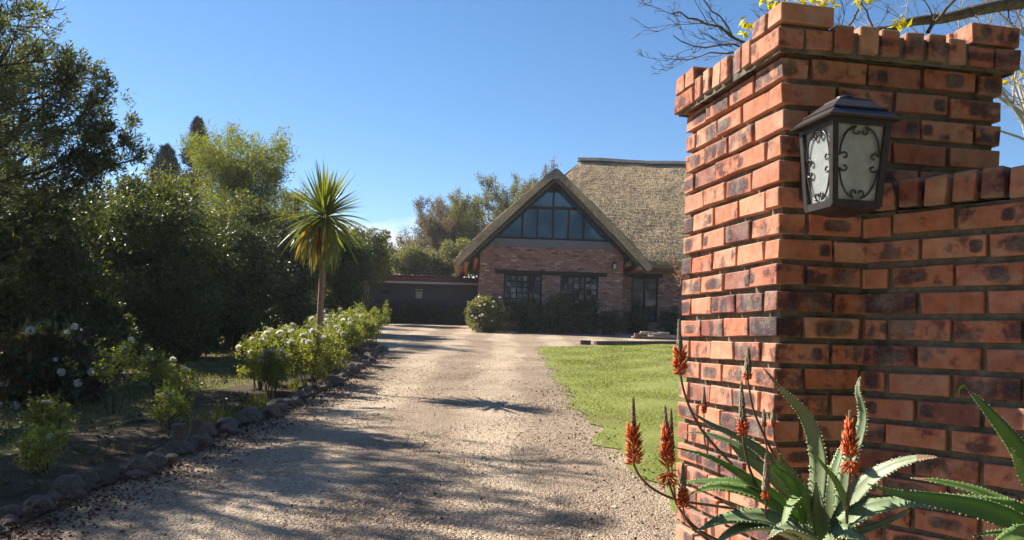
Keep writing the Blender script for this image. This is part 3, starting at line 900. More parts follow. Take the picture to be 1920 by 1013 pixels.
for q, (nx_, ny_) in enumerate(((0, -1), (-1, 0), (0, 1), (1, 0))):
    def P3(u, s, out):
        h = hb + (ht - hb) * s
        if nx_ == 0: return (u * h, ny_ * (h + out), zb + (zt_ - zb) * s)
        return (nx_ * (h + out), u * h, zb + (zt_ - zb) * s)
    vs = [P3(-.96, .02, -.004), P3(.96, .02, -.004), P3(.96, .98, -.004), P3(-.96, .98, -.004), P3(-.96, .02, -.007), P3(.96, .02, -.007), P3(.96, .98, -.007), P3(-.96, .98, -.007)]
    pane = MB().add(vs, [(0, 1, 2, 3), (7, 6, 5, 4), (0, 4, 5, 1), (1, 5, 6, 2), (2, 6, 7, 3), (3, 7, 4, 0)]).build('pane', M['lampglass'], lamp, LM)
    sm = MB()
    for path in scroll_path(q, 0):
        sm.tube([P3(u, s, .004) for (u, s) in path], .0036, 5)
    sm.build('scroll', M['metal'], pane, LM, True)

# black cable clipped along the wall's coping behind the lamp
cb = MB(); pts = [PM @ Vector((.16, -.012, EYE + .66)), PM @ Vector((.26, -.014, EYE + .655)), PM @ Vector((.34, -.016, EYE + .645)), WM @ Vector((.05, -.006, EYE + .642)), WM @ Vector((.10, -.010, EYE + .632)), WM @ Vector((.112, -.008, EYE + .60)), WM @ Vector((.112, .02, EYE + .50))]
o = cb.tube(pts, .005, 6).build('cable', M['metal'], None, None, True)
tag(o, 'thin black cable running from the lantern over the wall coping', 'cable')
# ------------------------------------------------------------------ thatched house
HX, HY = 1.507, 34.8
HM = Matrix.Translation((HX, HY, 0)) @ Matrix.Rotation(R(3), 4, 'Z')
house = empty('thatched_house', (HX, HY, g(HY)), R(3))
tag(house, 'brick house with thatched roof and glazed gable at the end of the drive', 'house')
hw_ = 2.86
ZB = 1.5
# gable-wing walls
m_ = MB()
m_.box(-hw_, -1.90, 0, .23, ZB, 4.16); m_.box(-.38, .36, 0, .23, ZB, 4.0); m_.box(1.88, hw_, 0, .23, ZB, 4.16)
m_.box(-1.90, -.38, 0, .23, ZB, 2.30); m_.box(.36, 1.88, 0, .23, ZB, 2.30)
m_.box(-hw_, hw_, 0, .23, 4.16, 5.10)
m_.box(-hw_, -hw_ + .23, .23, 9, ZB, 5.10); m_.box(hw_ - .23, hw_, .23, 9, ZB, 5.10)
m_.build('wall', M['housebrick'], house, HM)
m_ = MB(); m_.box(hw_, 3.58, 1.95, 2.18, ZB, 5.6); m_.box(4.72, 15, 1.95, 2.18, ZB, 5.6); m_.box(3.58, 4.72, 1.95, 2.18, 4.18, 5.6); m_.box(3.58, 4.72, 1.95, 2.18, ZB, 2.30)
m_.box(14.8, 15, 2.18, 9.5, ZB, 5.6)
o = m_.build('wall', M['housebrick'], house, HM); o['label'] = 'recessed brick wall under the long thatch eave'
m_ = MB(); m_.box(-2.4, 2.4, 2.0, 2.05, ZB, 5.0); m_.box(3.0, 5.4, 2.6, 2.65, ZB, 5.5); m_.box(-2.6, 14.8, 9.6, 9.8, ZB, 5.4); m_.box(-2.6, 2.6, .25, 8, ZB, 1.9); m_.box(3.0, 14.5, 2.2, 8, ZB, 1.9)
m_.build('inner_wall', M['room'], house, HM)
m_ = MB(); m_.box(-hw_ - .012, hw_ + .012, -.02, .25, 5.10, 5.40); m_.build('ring_beam', M['plaster'], house, HM)
m_ = MB(); m_.box(-2.26, 2.22, -.035, .12, 4.003, 4.157); m_.build('lintel', M['timber'], house, HM)
m_ = MB(); m_.box(3.42, 4.90, 1.91, 2.1, 4.19, 4.34); m_.build('lintel', M['timber'], house, HM)

# small-paned windows
def pane_mesh(w, h, mat):
    return MB().box(-w / 2, w / 2, -.003, .003, -h / 2, h / 2).mesh('pane', mat)
PW, PHT = .205, .195
PANE = pane_mesh(PW, PHT, M['glass']); PANE_DARK = pane_mesh(PW, PHT, M['darkglass'])
def window(x0, x1, z0_, z1_, y, nx_, nz_, label):
    m = MB(); t = .05
    m.box(x0, x0 + t, y, y + .08, z0_, z1_); m.box(x1 - t, x1, y, y + .08, z0_, z1_)
    m.box(x0 + t, x1 - t, y, y + .08, z1_ - t, z1_); m.box(x0 + t, x1 - t, y, y + .08, z0_, z0_ + t)
    pw, ph = (x1 - x0 - 2 * t) / nx_, (z1_ - z0_ - 2 * t) / nz_
    for i in range(1, nx_):
        bt = .028 if i % 2 == 0 else .016
        m.box(x0 + t + i * pw - bt, x0 + t + i * pw + bt, y + .012, y + .06, z0_ + t, z1_ - t)
    for j in range(1, nz_):
        for i in range(nx_):
            m.box(x0 + t + i * pw + .03, x0 + t + (i + 1) * pw - .03, y + .016, y + .055, z0_ + t + j * ph - .017, z0_ + t + j * ph + .017)
    w = m.build('window', M['timber'], house, HM)
    w['label'] = label
    for i in range(nx_):
        for j in range(nz_):
            put('pane', PANE, w, HM @ Matrix.Translation((x0 + t + (i + .5) * pw, y + .035, z0_ + t + (j + .5) * ph)) @ Matrix.Rotation(random.gauss(0, .012), 4, 'Z') @ Matrix.Rotation(random.gauss(0, .012), 4, 'X') @ Matrix.Diagonal((pw / PW, 1, ph / PHT, 1)))
    s = MB(); s.box(x0 - .06, x1 + .06, y - .12, y + .02, z0_ - .055, z0_ - .002); s.build('sill', M['housebrick'], w, HM)
    return w
w1 = window(-1.895, -.385, 2.302, 3.998, .06, 6, 7, 'left many paned timber window with pale curtains')
w2 = window(.365, 1.875, 2.302, 3.998, .06, 6, 7, 'right many paned timber window')
def drape(x0, x1, y, z0_, z1_, mat, par):
    n_ = 24
    xs = [x0 + (x1 - x0) * i / n_ for i in range(n_ + 1)]
    vs = [(x, y + .02 * math.sin(i * 1.9), z) for z in (z0_, z1_) for i, x in enumerate(xs)]
    vs += [(x, yy_ + .006, z) for (x, yy_, z) in vs]
    k = n_ + 1
    fs = [(i, i + 1, k + i + 1, k + i) for i in range(n_)] + [(2 * k + i + 1, 2 * k + i, 3 * k + i, 3 * k + i + 1) for i in range(n_)]
    MB().add(vs, fs).build('curtain', mat, par, HM)
drape(-1.85, -.87, .20, 2.3, 3.98, M['curtain'], w1); drape(-.60, -.42, .20, 2.3, 3.98, M['curtain'], w1)
drape(.40, .54, .20, 2.3, 3.98, M['curtain'], w2); drape(1.70, 1.84, .20, 2.3, 3.98, M['curtain'], w2)
MB().box(-.86, -.66, .3, .4, 3.0, 3.32).build('cushion', M['ochre'], w1, HM)
# tall dark window in the recessed wall: two big leaves over a row of small panes
m_ = MB(); y = 2.0
m_.box(3.583, 3.643, y, y + .08, 2.302, 4.178); m_.box(4.657, 4.717, y, y + .08, 2.302, 4.178)
m_.box(3.643, 4.657, y, y + .08, 4.118, 4.178); m_.box(3.643, 4.657, y, y + .08, 2.302, 2.36); m_.box(4.11, 4.19, y, y + .08, 2.36, 4.118)
m_.box(3.643, 4.11, y + .01, y + .07, 2.90, 2.96); m_.box(4.19, 4.657, y + .01, y + .07, 2.90, 2.96)
for xx in (3.87, 4.42): m_.box(xx - .02, xx + .02, y + .012, y + .06, 2.36, 2.90)
for (xa, xb) in ((3.643, 3.85), (3.89, 4.11), (4.19, 4.40), (4.44, 4.657)): m_.box(xa, xb, y + .014, y + .055, 2.61, 2.65)
w3 = m_.build('window', M['timber'], house, HM); w3['label'] = 'tall dark window in the recessed wall'
for (xa, xb, za, zb_) in ((3.643, 4.11, 2.96, 4.118), (4.19, 4.657, 2.96, 4.118), (3.643, 3.85, 2.36, 2.61), (3.89, 4.11, 2.36, 2.61), (4.19, 4.40, 2.36, 2.61), (4.44, 4.657, 2.36, 2.61), (3.643, 3.85, 2.65, 2.9), (3.89, 4.11, 2.65, 2.9), (4.19, 4.40, 2.65, 2.9), (4.44, 4.657, 2.65, 2.9)):
    put('pane', PANE_DARK if za > 2.9 else PANE, w3, HM @ Matrix.Translation(((xa + xb) / 2, y + .035, (za + zb_) / 2)) @ Matrix.Diagonal(((xb - xa) / PW, 1, (zb_ - za) / PHT, 1)))
drape(3.85, 4.64, y + .12, 2.3, 2.70, M['curtain'], w3)

# glazed gable
gy = .06
def hwz(z): return (7.80 - z) * 1.10
zs, ztr, zco = 5.42, 6.68, 7.37
gable = MB()
gable.bar((-hwz(zs) - .05, gy, zs + .02), (hwz(zs) + .05, gy, zs + .02), .09, .09, (0, 0, 1))
gable.bar((-hwz(ztr), gy, ztr), (hwz(ztr), gy, ztr), .085, .10, (0, 0, 1))
gable.bar((-hwz(zco), gy, zco), (hwz(zco), gy, zco), .085, .12, (0, 0, 1))
for s_ in (-1, 1): gable.bar((s_ * (hwz(zs) + .08), gy, zs - .02), (s_ * .03, gy, 7.80), .10, .12, (0, 1, 0))
for xv, zv in ((-1.22, ztr - .07), (-.62, ztr - .05), (.62, ztr - .05), (1.22, ztr - .07)): gable.bar((xv, gy, zs + .06), (xv, gy, zv), .055 if abs(xv) < 1 else .085, .08, (0, 1, 0))
gable.bar((0, gy, zs + .06), (0, gy, zco - .05), .07, .08, (0, 1, 0))
gw = gable.build('gable_window', M['timber'], house, HM)
polys = [[(-hwz(zs), zs), (-1.22, zs), (-1.22, 7.80 - 1.22 / 1.10)], [(hwz(zs), zs), (1.22, 7.80 - 1.22 / 1.10), (1.22, zs)],
         [(-1.2, zs), (-.63, zs), (-.63, ztr), (-1.14, ztr), (-1.2, ztr - .06)], [(-.61, zs), (-.01, zs), (-.01, ztr), (-.61, ztr)],
         [(.01, zs), (.61, zs), (.61, ztr), (.01, ztr)], [(.63, zs), (1.2, zs), (1.2, ztr - .06), (1.14, ztr), (.63, ztr)],
         [(-hwz(ztr), ztr), (-.01, ztr), (-.01, zco), (-hwz(zco), zco)], [(.01, ztr), (hwz(ztr), ztr), (hwz(zco), zco), (.01, zco)]]
for pl in polys:
    k = len(pl); tl = random.gauss(0, .008)
    vs = [(x, gy + .012 + tl * z * 0, z) for x, z in pl] + [(x, gy + .02, z) for x, z in pl]
    fs = [tuple(range(k)), tuple(range(2 * k - 1, k - 1, -1))] + [(i, (i + 1) % k, k + (i + 1) % k, k + i) for i in range(k)]
    MB().add(vs, fs).build('pane', M['gableglass'], gw, HM)
MB().add([(-hwz(zco), gy, zco), (hwz(zco), gy, zco), (0, gy, 7.80), (-hwz(zco), gy + .05, zco), (hwz(zco), gy + .05, zco), (0, gy + .05, 7.80)],
         [(0, 1, 2), (5, 4, 3), (0, 3, 4, 1), (1, 4, 5, 2), (2, 5, 3, 0)]).build('gable_board', M['timber'], gw, HM)

# thatch: gable wing
def thatch_profile():
    out = [(0, 8.06), (.35, 7.86), (1.0, 7.27), (1.8, 6.54), (2.6, 5.80), (3.2, 5.21), (3.6, 4.78), (3.84, 4.46), (3.90, 4.30)]
    inn = [(3.74, 4.22), (3.40, 4.58), (2.6, 5.38), (1.8, 6.16), (1.0, 6.94), (0, 7.86)]
    return out, inn
po, pi_ = thatch_profile()
loop = [(-x, z) for x, z in po[::-1]] + po[1:] + pi_ + [(-x, z) for x, z in pi_[::-1][1:]]
ysl = [-.62, -.60, -.5, -.2, .3, 1, 2, 3.2, 4.6, 6, 7.5, 9]
V_, F_ = [], []
for j, yv in enumerate(ysl):
    for (x, z) in loop:
        nn = mnoise.noise(Vector((x * 1.7, yv * 1.3, z * 1.7))) * .05 + mnoise.noise(Vector((x * 6, yv * 5, z * 6))) * .025
        sh = .04 if j == 0 else 0
        V_.append((x * (1 - .004 * (j == 0)), yv + (sh if z > 7.9 else 0) + .03 * mnoise.noise(Vector((x * 9, z * 9, 1.7))) * (j < 2), z + nn * .7 - sh * .3))
k = len(loop)
for j in range(len(ysl) - 1):
    for i in range(k):
        F_.append((j * k + i, j * k + (i + 1) % k, (j + 1) * k + (i + 1) % k, (j + 1) * k + i))
# front face of the verge as quads between outer and inner line
no = 2 * len(po) - 1
inner_idx = list(range(no, k))
outs = list(range(no))
ii = inner_idx[::-1]
half_o = len(po)
for s_ in range(no - 1):
    t0 = s_ / (no - 1) * (len(ii) - 1); t1 = (s_ + 1) / (no - 1) * (len(ii) - 1)
    a_, b_ = ii[int(round(t0))], ii[int(round(t1))]
    F_.append((s_, s_ + 1, b_, a_) if a_ != b_ else (s_, s_ + 1, a_))
m_ = MB(); m_.v, m_.f = V_, F_
roof1 = m_.build('roof', M['thatch'], house, HM); roof1['label'] = 'thatched roof of the glazed gable wing'

# thatch: main block, hipped at its left end
RX, RY, RZ = 2.05, 7.3, 10.12
EY, EZ = 1.05, 4.82
nu, nv = 60, 26
V_, F_ = [], []
def slope_pt(x_r, x_e, t, u):
    x = (x_r * (1 - t) + x_e * t)
    bul = .16 * math.sin(math.pi * t)
    yv = RY + (EY - RY) * t - bul * .7; z = RZ + (EZ - RZ) * t + bul * .7
    nn = .05 * mnoise.noise(Vector((x * .8, t * 4, 3))) + .02 * mnoise.noise(Vector((x * 3.7, t * 14, 9)))
    return (x, yv - nn * .7, z + nn * .7)
for i in range(nu + 1):
    u = i / nu
    for j in range(nv + 1):
        V_.append(slope_pt(RX + (15.5 - RX) * u, -2.7 + (15.9 + 2.7) * u, j / nv, u))
for i in range(nu):
    for j in range(nv):
        a_ = i * (nv + 1) + j
        F_.append((a_, a_ + 1, a_ + nv + 2, a_ + nv + 1))
b0 = len(V_)
# eave thickness, underside
for i in range(nu + 1):
    x = -2.7 + 18.6 * i / nu
    V_.append((x, EY + .06, EZ - .30)); V_.append((x, EY + 1.2, EZ + .62))
for i in range(nu):
    t_ = i * (nv + 1) + nv
    F_.append((t_, t_ + nv + 1, b0 + 2 * i + 2, b0 + 2 * i)); F_.append((b0 + 2 * i, b0 + 2 * i + 2, b0 + 2 * i + 3, b0 + 2 * i + 1))
# hip face and back slope
b1 = len(V_)
nh = 18
for i in range(nh + 1):
    for j in range(nv + 1):
        t = j / nv; u = i / nh
        y_ = RY * (1 - t) + (EY + (2 * (RY - EY)) * u) * t
        bul = .16 * math.sin(math.pi * t)
        nn = .06 * mnoise.noise(Vector((y_ * 2, t * 6, 5)))
        V_.append((RX + (-2.7 - RX) * t - (bul + nn) * .7, y_, RZ + (EZ - RZ) * t + (bul + nn) * .7))
for i in range(nh):
    for j in range(nv):
        a_ = b1 + i * (nv + 1) + j
        F_.append((a_ + nv + 1, a_ + nv + 2, a_ + 1, a_))
b2 = len(V_)
V_ += [(RX, RY, RZ), (15.5, RY, RZ), (15.9, 2 * RY - EY, EZ), (-2.7, 2 * RY - EY, EZ)]
F_.append((b2, b2 + 1, b2 + 2, b2 + 3))
m_ = MB(); m_.v, m_.f = V_, F_
roof2 = m_.build('roof', M['thatch'], house, HM, True); roof2['label'] = 'long hipped thatched roof of the main block'
# straw ends standing out of the thatch
def tufts(parent, P, T, nrm, L, W, mt='thatch'):
    P, T = np.array(P), np.array(T); n = len(P)
    T = unit(T + np.asarray(nrm) * rng.uniform(.08, .36, (n, 1)) + rng.normal(0, .08, (n, 3)))
    V, F = leaf_arrays(P, T, L * rng.uniform(.5, 1.4, n), W * rng.uniform(.6, 1.4, n), .3)
    o = put('straw', np_mesh('straw', V, F, M[mt]), parent, HM); tag(o, kind='stuff')
P_, T_ = [], []
sl = np.array([0, EY - RY, EZ - RZ]); sl = sl / np.linalg.norm(sl)
for i in range(34000):
    t = min(.999, max(0, (int(random.random() * 34) + .5 + random.gauss(0, .28)) / 34)); u = random.random() * .62
    P_.append(slope_pt(RX + (15.5 - RX) * u, -2.7 + 18.6 * u, t, u)); T_.append(sl)
for i in range(2500):
    u = random.random() * .62; x, yv, z = slope_pt(RX, -2.7 + 18.6 * u, 1, u)
    P_.append((-2.7 + 18.6 * u, yv + random.uniform(0, .12), z - random.uniform(-.04, .26))); T_.append((0, -.3, -1))
tufts(roof2, P_, T_, (0, -.68, .73), .11, .022)
P_, T_ = [], []
for i in range(9000):
    s_ = random.choice((-1, 1)); q = random.random(); x = 3.85 * q; z = float(np.interp(x, [p[0] for p in po], [p[1] for p in po]))
    yv = -.6 + random.random() ** 1.8 * 6
    P_.append((s_ * x, yv, z)); T_.append((s_ * .72, 0, -.69))
tufts(roof1, P_, T_, (0, -.1, .6), .11, .022)
P_, T_ = [], []
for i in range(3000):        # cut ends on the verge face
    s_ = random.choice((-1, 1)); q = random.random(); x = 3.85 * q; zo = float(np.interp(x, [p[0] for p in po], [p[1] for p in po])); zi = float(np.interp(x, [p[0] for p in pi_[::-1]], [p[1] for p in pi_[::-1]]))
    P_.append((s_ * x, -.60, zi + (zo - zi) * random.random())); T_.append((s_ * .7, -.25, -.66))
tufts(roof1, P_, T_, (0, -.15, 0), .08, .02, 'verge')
# ridge caps
m_ = MB()
pts = [(RX - .25 + i * 1.15, RY, RZ + .10 + .03 * math.sin(i * 1.7)) for i in range(13)]
for i in range(12):
    a_, b_ = Vector(pts[i]), Vector(pts[i + 1])
    m_.add([a_ + Vector((0, -.24, -.15)), a_ + Vector((0, -.09, .02)), a_ + Vector((0, .09, .02)), a_ + Vector((0, .24, -.15)), b_ + Vector((-.012, -.24, -.15)), b_ + Vector((-.012, -.09, .02)), b_ + Vector((-.012, .09, .02)), b_ + Vector((-.012, .24, -.15))],
           [(0, 1, 5, 4), (1, 2, 6, 5), (2, 3, 7, 6), (0, 3, 2, 1), (4, 5, 6, 7), (0, 4, 7, 3)])
m_.build('ridge_cap', M['cement'], roof2, HM)
m_ = MB()
for i in range(6):
    y0_ = -.64 + i * .82
    m_.add([(-.52, y0_, 7.72), (-.07, y0_, 8.13), (.07, y0_, 8.13), (.52, y0_, 7.72), (-.52, y0_ + .8, 7.75), (-.07, y0_ + .8, 8.15), (.07, y0_ + .8, 8.15), (.52, y0_ + .8, 7.75)],
           [(0, 1, 5, 4), (1, 2, 6, 5), (2, 3, 7, 6), (0, 3, 2, 1), (4, 5, 6, 7), (0, 4, 7, 3)])
m_.build('ridge_cap', M['cement'], roof1, HM)
# rafters along the verge and purlin ends
for s_ in (-1, 1):
    MB().bar((s_ * 3.62, -.52, 4.22), (s_ * .02, -.52, 7.70), .07, .11, (0, 1, 0)).build('barge_rafter', M['greypaint'], house, HM)
    MB().bar((s_ * 3.30, -.22, 4.42), (s_ * .02, -.22, 7.62), .08, .12, (0, 1, 0)).build('barge_rafter', M['timber'], house, HM)
for (x, z) in ((-3.42, 4.33), (-3.02, 4.50), (3.42, 4.33), (3.05, 4.52)):
    MB().tube([(x, -.60 if abs(x) > 3.2 else -.3, z), (x, 6, z + .0)], .095, 10).build('eave_pole', M['pole'], house, HM, True)
# wall lamp by the right-hand window
hl = HM @ Vector((2.48, -.0, 4.35))
m_ = MB(); m_.box(2.42, 2.54, -.03, -.002, 4.30, 4.56); m_.tube([(2.48, -.02, 4.5), (2.48, -.12, 4.62), (2.48, -.22, 4.56)], .016, 6)
m_.box(2.40, 2.56, -.30, -.14, 4.28, 4.31); m_.box(2.38, 2.58, -.32, -.12, 4.50, 4.53)
for (a_, b_) in ((2.41, -.29), (2.55, -.29), (2.41, -.15), (2.55, -.15)): m_.bar((a_, b_, 4.3), (a_, b_, 4.51), .014)
m_.tube([(2.48, -.22, 4.53), (2.48, -.22, 4.60)], [.09, .01], 4)
wl = empty('house_lamp', hl); tag(wl, 'small black lantern on the house wall right of the windows', 'lantern')
m_.build('lamp_frame', M['metal'], wl, HM)
MB().box(2.425, 2.535, -.275, -.165, 4.312, 4.498).build('lamp_glass', M['lampglass'], wl, HM)

# ------------------------------------------------------------------ outbuilding at the back left
ob = empty('outbuilding', (-4.2, 40.6, g(40.6)))
tag(ob, 'low slate blue outbuilding with brown sheet roof left of the house', 'building')
MB().box(-8.5, -1.0, 40.6, 40.83, 1.8, 3.86).build('wall', M['bluewall'], ob)
m_ = MB(); m_.box(-8.5, -8.27, 40.83, 46, 1.8, 3.86); m_.box(-1.23, -1.0, 40.83, 46, 1.8, 3.86); m_.box(-8.27, -1.23, 45.8, 46, 1.8, 3.86); m_.build('wall', M['bluewall'], ob)
# corrugated roof sheet with a gentle sag
V_, F_ = [], []; nx_ = 150
for j, yv in enumerate((40.05, 41.5, 43.5, 46.4)):
    for i in range(nx_ + 1):
        x = -8.9 + 8.1 * i / nx_
        V_.append((x, yv, 4.16 + (yv - 40.05) * .05 + .018 * math.sin(i * 1.57) + .05 * math.cos((x + 4.5) * .55)))
for j in range(3):
    for i in range(nx_): a_ = j * (nx_ + 1) + i; F_.append((a_, a_ + 1, a_ + nx_ + 2, a_ + nx_ + 1))
nb = len(V_); V_ += [(x, yv, z - .035) for (x, yv, z) in V_]; F_ += [tuple(i + nb for i in f[::-1]) for f in F_]
for i in range(nx_): F_.append((i, nb + i, nb + i + 1, i + 1))
m_ = MB(); m_.v, m_.f = V_, F_; m_.build('roof', M['roofsheet'], ob)
m_ = MB(); m_.box(-8.7, -.98, 40.14, 40.18, 3.93, 4.14); m_.build('fascia', M['redtimber'], ob)
m_ = MB(); m_.box(-8.7, -.99, 40.02, 40.135, 3.83, 3.925); m_.build('gutter', M['dullwhite'], ob)
m_ = MB(); m_.box(-4.52, -4.21, 40.56, 40.598, 3.18, 3.50); 
vent = MB()
for i in range(5): vent.box(-4.49, -4.24, 40.535, 40.558, 3.20 + i * .06, 3.235 + i * .06)
vv = m_.build('vent', M['dullwhite'], ob); vent.build('slat', M['dullwhite'], vv)
MB().box(-4.54, -4.19, 40.50, 40.59, 3.555, 3.60).build('vent_hood', M['dullwhite'], vv)
MB().box(-6.15, -5.76, 40.57, 40.599, 3.34, 3.52).build('vent_slot', M['timber'], ob)

# ------------------------------------------------------------------ edging timber, blocks and stick pile by the far lawn edge
a_, b_ = px(1116, 645.5, 26.4), px(1500, 640, 30.6)
tb = MB().bar((a_.x, a_.y, g(a_.y) + .05), (b_.x, b_.y, g(b_.y) + .05), .15, .13).build('edging_beam', M['greypaint'])
tag(tb, 'long dark timber beam edging the far side of the lawn', 'beam')
c_ = px(1098, 645, 26.2)
tb = MB().bar((c_.x - .16, c_.y, g(c_.y) + .06), (c_.x + .14, c_.y + .03, g(c_.y) + .06), .2, .16).build('timber_block', M['greypaint'])
tag(tb, 'short dark timber block at the left end of the lawn beam', 'block')
c_ = px(1222, 628, 31.2)
pile = empty('stick_pile', (c_.x, c_.y, g(c_.y))); tag(pile, 'small pile of pale cut sticks and logs on the gravel before the house', 'log pile')
for i in range(9):
    a1_ = random.uniform(-.5, .5); L_ = random.uniform(.3, .6)
    x0_, y0_ = c_.x + random.uniform(-.3, .4), c_.y + random.uniform(-.2, .2); z_ = g(c_.y) + .05 + .022 * i
    MB().tube([(x0_ - L_ * math.cos(a1_), y0_ - L_ * math.sin(a1_), z_), (x0_ + L_ * math.cos(a1_), y0_ + L_ * math.sin(a1_), z_ + random.uniform(-.02, .06))], [random.uniform(.03, .06), random.uniform(.02, .045)], 6).build('stick', M['palebark'], pile, None, True)
MB().box(c_.x - .62, c_.x - .36, c_.y - .12, c_.y + .12, g(c_.y), g(c_.y) + .2).build('log', M['bark'], pile)
# ------------------------------------------------------------------ plants
def ordinal(n):
    return ['first', 'second', 'third', 'fourth', 'fifth', 'sixth', 'seventh', 'eighth', 'ninth', 'tenth', 'eleventh', 'twelfth', 'thirteenth', 'fourteenth', 'fifteenth', 'sixteenth', 'seventeenth', 'eighteenth', 'nineteenth', 'twentieth'][n - 1] if n <= 20 else str(n) + ('th' if n % 10 not in (1, 2, 3) else {1: 'st', 2: 'nd', 3: 'rd'}[n % 10])

def blob_shrub(name, label, cat, x, y, rx, ry, Y, dr, k, per, L, W, mat, group=None, crad=.30, limb=True, droop=.15, up=0.0, lo=.55, bark='darkbark'):
    """A dense shrub whose crown fills the given outline at depth Y."""
    c = px(x, y, Y); RX_, RZ_ = rx * Y / FPX, ry * Y / FPX
    t = empty(name, (c.x, Y, g(Y))); tag(t, label, cat, group)
    C = ell_clumps((c.x, Y, c.z), (RX_ * .86, dr * .86, RZ_ * .88), k, lo, 1.0, -.95)
    rad = min(RX_, RZ_) * crad * rng.uniform(.6, 1.35, k)
    clump_leaves('crown', C, rad, per, L, W, M[mat], t, .8, droop, True, .5, up)
    segs = []
    rnd = random.Random(int(x * 7 + y))
    zg = g(Y)
    for i in range(5 if limb else 0):
        a = rnd.uniform(0, 6.28); top = np.array((c.x + math.cos(a) * RX_ * .5, Y + math.sin(a) * dr * .5, c.z + RZ_ * rnd.uniform(0, .5)))
        b = np.array((c.x + math.cos(a) * .12, Y + math.sin(a) * .12, zg - .05))
        pm = (b + top) / 2 + np.array([rnd.gauss(0, .15), rnd.gauss(0, .15), .1])
        segs += [(tuple(b), tuple(pm), .05, .035), (tuple(pm), tuple(top), .035, .012)]
        for _ in range(6):
            q = C[rnd.randrange(k)]
            segs.append((tuple(top), tuple(q), .014, .004))
    if segs: branches('trunk', segs, M[bark], t)
    return t

HG = 'trees and shrubs of the tall screen left of the drive'
blob_shrub('laurel_shrub', 'large dark glossy shrub at the left edge, behind the hydrangea', 'shrub', 40, 520, 175, 205, 13.2, 1.3, 130, 420, .085, .042, 'laurel', HG, .26, lo=.3)
blob_shrub('laurel_shrub', 'dark rounded shrub with sunlit olive top, second from the left edge', 'shrub', 270, 525, 145, 200, 16.6, 1.5, 130, 420, .085, .042, 'laurel', HG, .26, lo=.3)
blob_shrub('olive_shrub', 'sunlit yellow green shrub top below the feathery tree', 'shrub', 290, 425, 125, 115, 18.5, 1.3, 100, 300, .09, .038, 'olive', HG, .27, lo=.3)
blob_shrub('laurel_shrub', 'dark rounded shrub in the middle of the left screen, below the bamboo', 'shrub', 425, 530, 110, 145, 20.0, 1.5, 110, 330, .09, .044, 'laurel', HG, .27, lo=.3)
blob_shrub('olive_shrub', 'pale leaved shrub with lit shoulder below the bamboo clump', 'shrub', 450, 445, 95, 90, 22.5, 1.3, 90, 260, .085, .042, 'olive', HG, .27, lo=.3)
blob_shrub('laurel_shrub', 'dark shrub directly left of the cordyline trunk', 'shrub', 530, 520, 90, 125, 25.0, 1.6, 100, 300, .10, .05, 'laurel', HG, .28, lo=.3)
blob_shrub('olive_shrub', 'grey green shrub showing behind the left side of the cordyline crown', 'shrub', 545, 425, 62, 72, 29.0, 1.4, 60, 240, .10, .05, 'palegreen', HG, .28, lo=.3)
blob_shrub('laurel_shrub', 'dark clipped shrub right of the cordyline trunk, beside the outbuilding', 'shrub', 640, 515, 70, 112, 29.5, 1.6, 100, 300, .10, .05, 'laurel', HG, .26, lo=.3)
blob_shrub('laurel_shrub', 'green shrub at the far end of the left screen, above the outbuilding roof', 'shrub', 688, 480, 54, 68, 38.5, 1.6, 60, 240, .13, .06, 'olive', HG, .28, lo=.3)
blob_shrub('laurel_shrub', 'low dark shrub under the first shrub at the left edge', 'shrub', 170, 640, 120, 80, 13.6, .9, 70, 300, .08, .042, 'laurel', HG, .28, lo=.3)
blob_shrub('laurel_shrub', 'low dark shrub filling the foot of the screen behind the shaded roses', 'shrub', 330, 632, 105, 52, 17.4, .9, 60, 220, .08, .042, 'laurel', HG, .32, lo=.2)
blob_shrub('laurel_shrub', 'low dark shrub filling the foot of the screen left of the cordyline', 'shrub', 455, 618, 75, 40, 21.2, .9, 50, 200, .09, .045, 'laurel', HG, .34, lo=.2)
for (x, y, rx, ry, Yd, lb) in ((0, 480, 190, 210, 19, 'deep shaded tree at the back of the screen, behind the left edge shrub'), (210, 500, 170, 190, 22, 'deep shaded tree at the back of the screen, behind the second shrub'), (390, 500, 150, 150, 28, 'deep shaded tree at the back of the screen, behind the bamboo foot'), (560, 510, 110, 110, 35, 'deep shaded tree at the back of the screen, behind the cordyline trunk')):
    blob_shrub('dense_tree', lb, 'tree', x, y, rx, ry, Yd, 1.5, 90, 240, .13, .07, 'laurel', HG, .32, lo=.3)

# the tall feathery tree at the left
def leaf_tree(name, label, cat, base, h, r, P, per, L, W, mat, bark, group=None, lean=(0, 0, 1), seed=1, spread=.8, droop=.1, jit=.03, keep=None, extra=None):
    t = empty(name, base); tag(t, label, cat, group)
    segs, tips = [], []
    grow(segs, tips, base, lean, h, r, 0, P, random.Random(seed))
    if extra: extra(segs, tips)
    if keep:
        segs = [s_ for s_ in segs if keep(s_[1])]; tips = [s_ for s_ in tips if keep(s_[1])]
    branches('trunk', segs, M[bark], t)
    if per: tip_leaves('crown', tips, per, L, W, M[mat], t, spread, droop, jit)
    return t, segs, tips
def in_outline(p):
    x, y = to_px(p)
    x -= 60 * mnoise.noise(Vector(p) * 1.7) + 45 * mnoise.noise(Vector(p) * 5.1)
    return y < -60 or x < np.interp(y, [-60, 0, 90, 125, 150, 190, 240, 300, 400], [150, 130, 130, 190, 240, 235, 230, 285, 330])
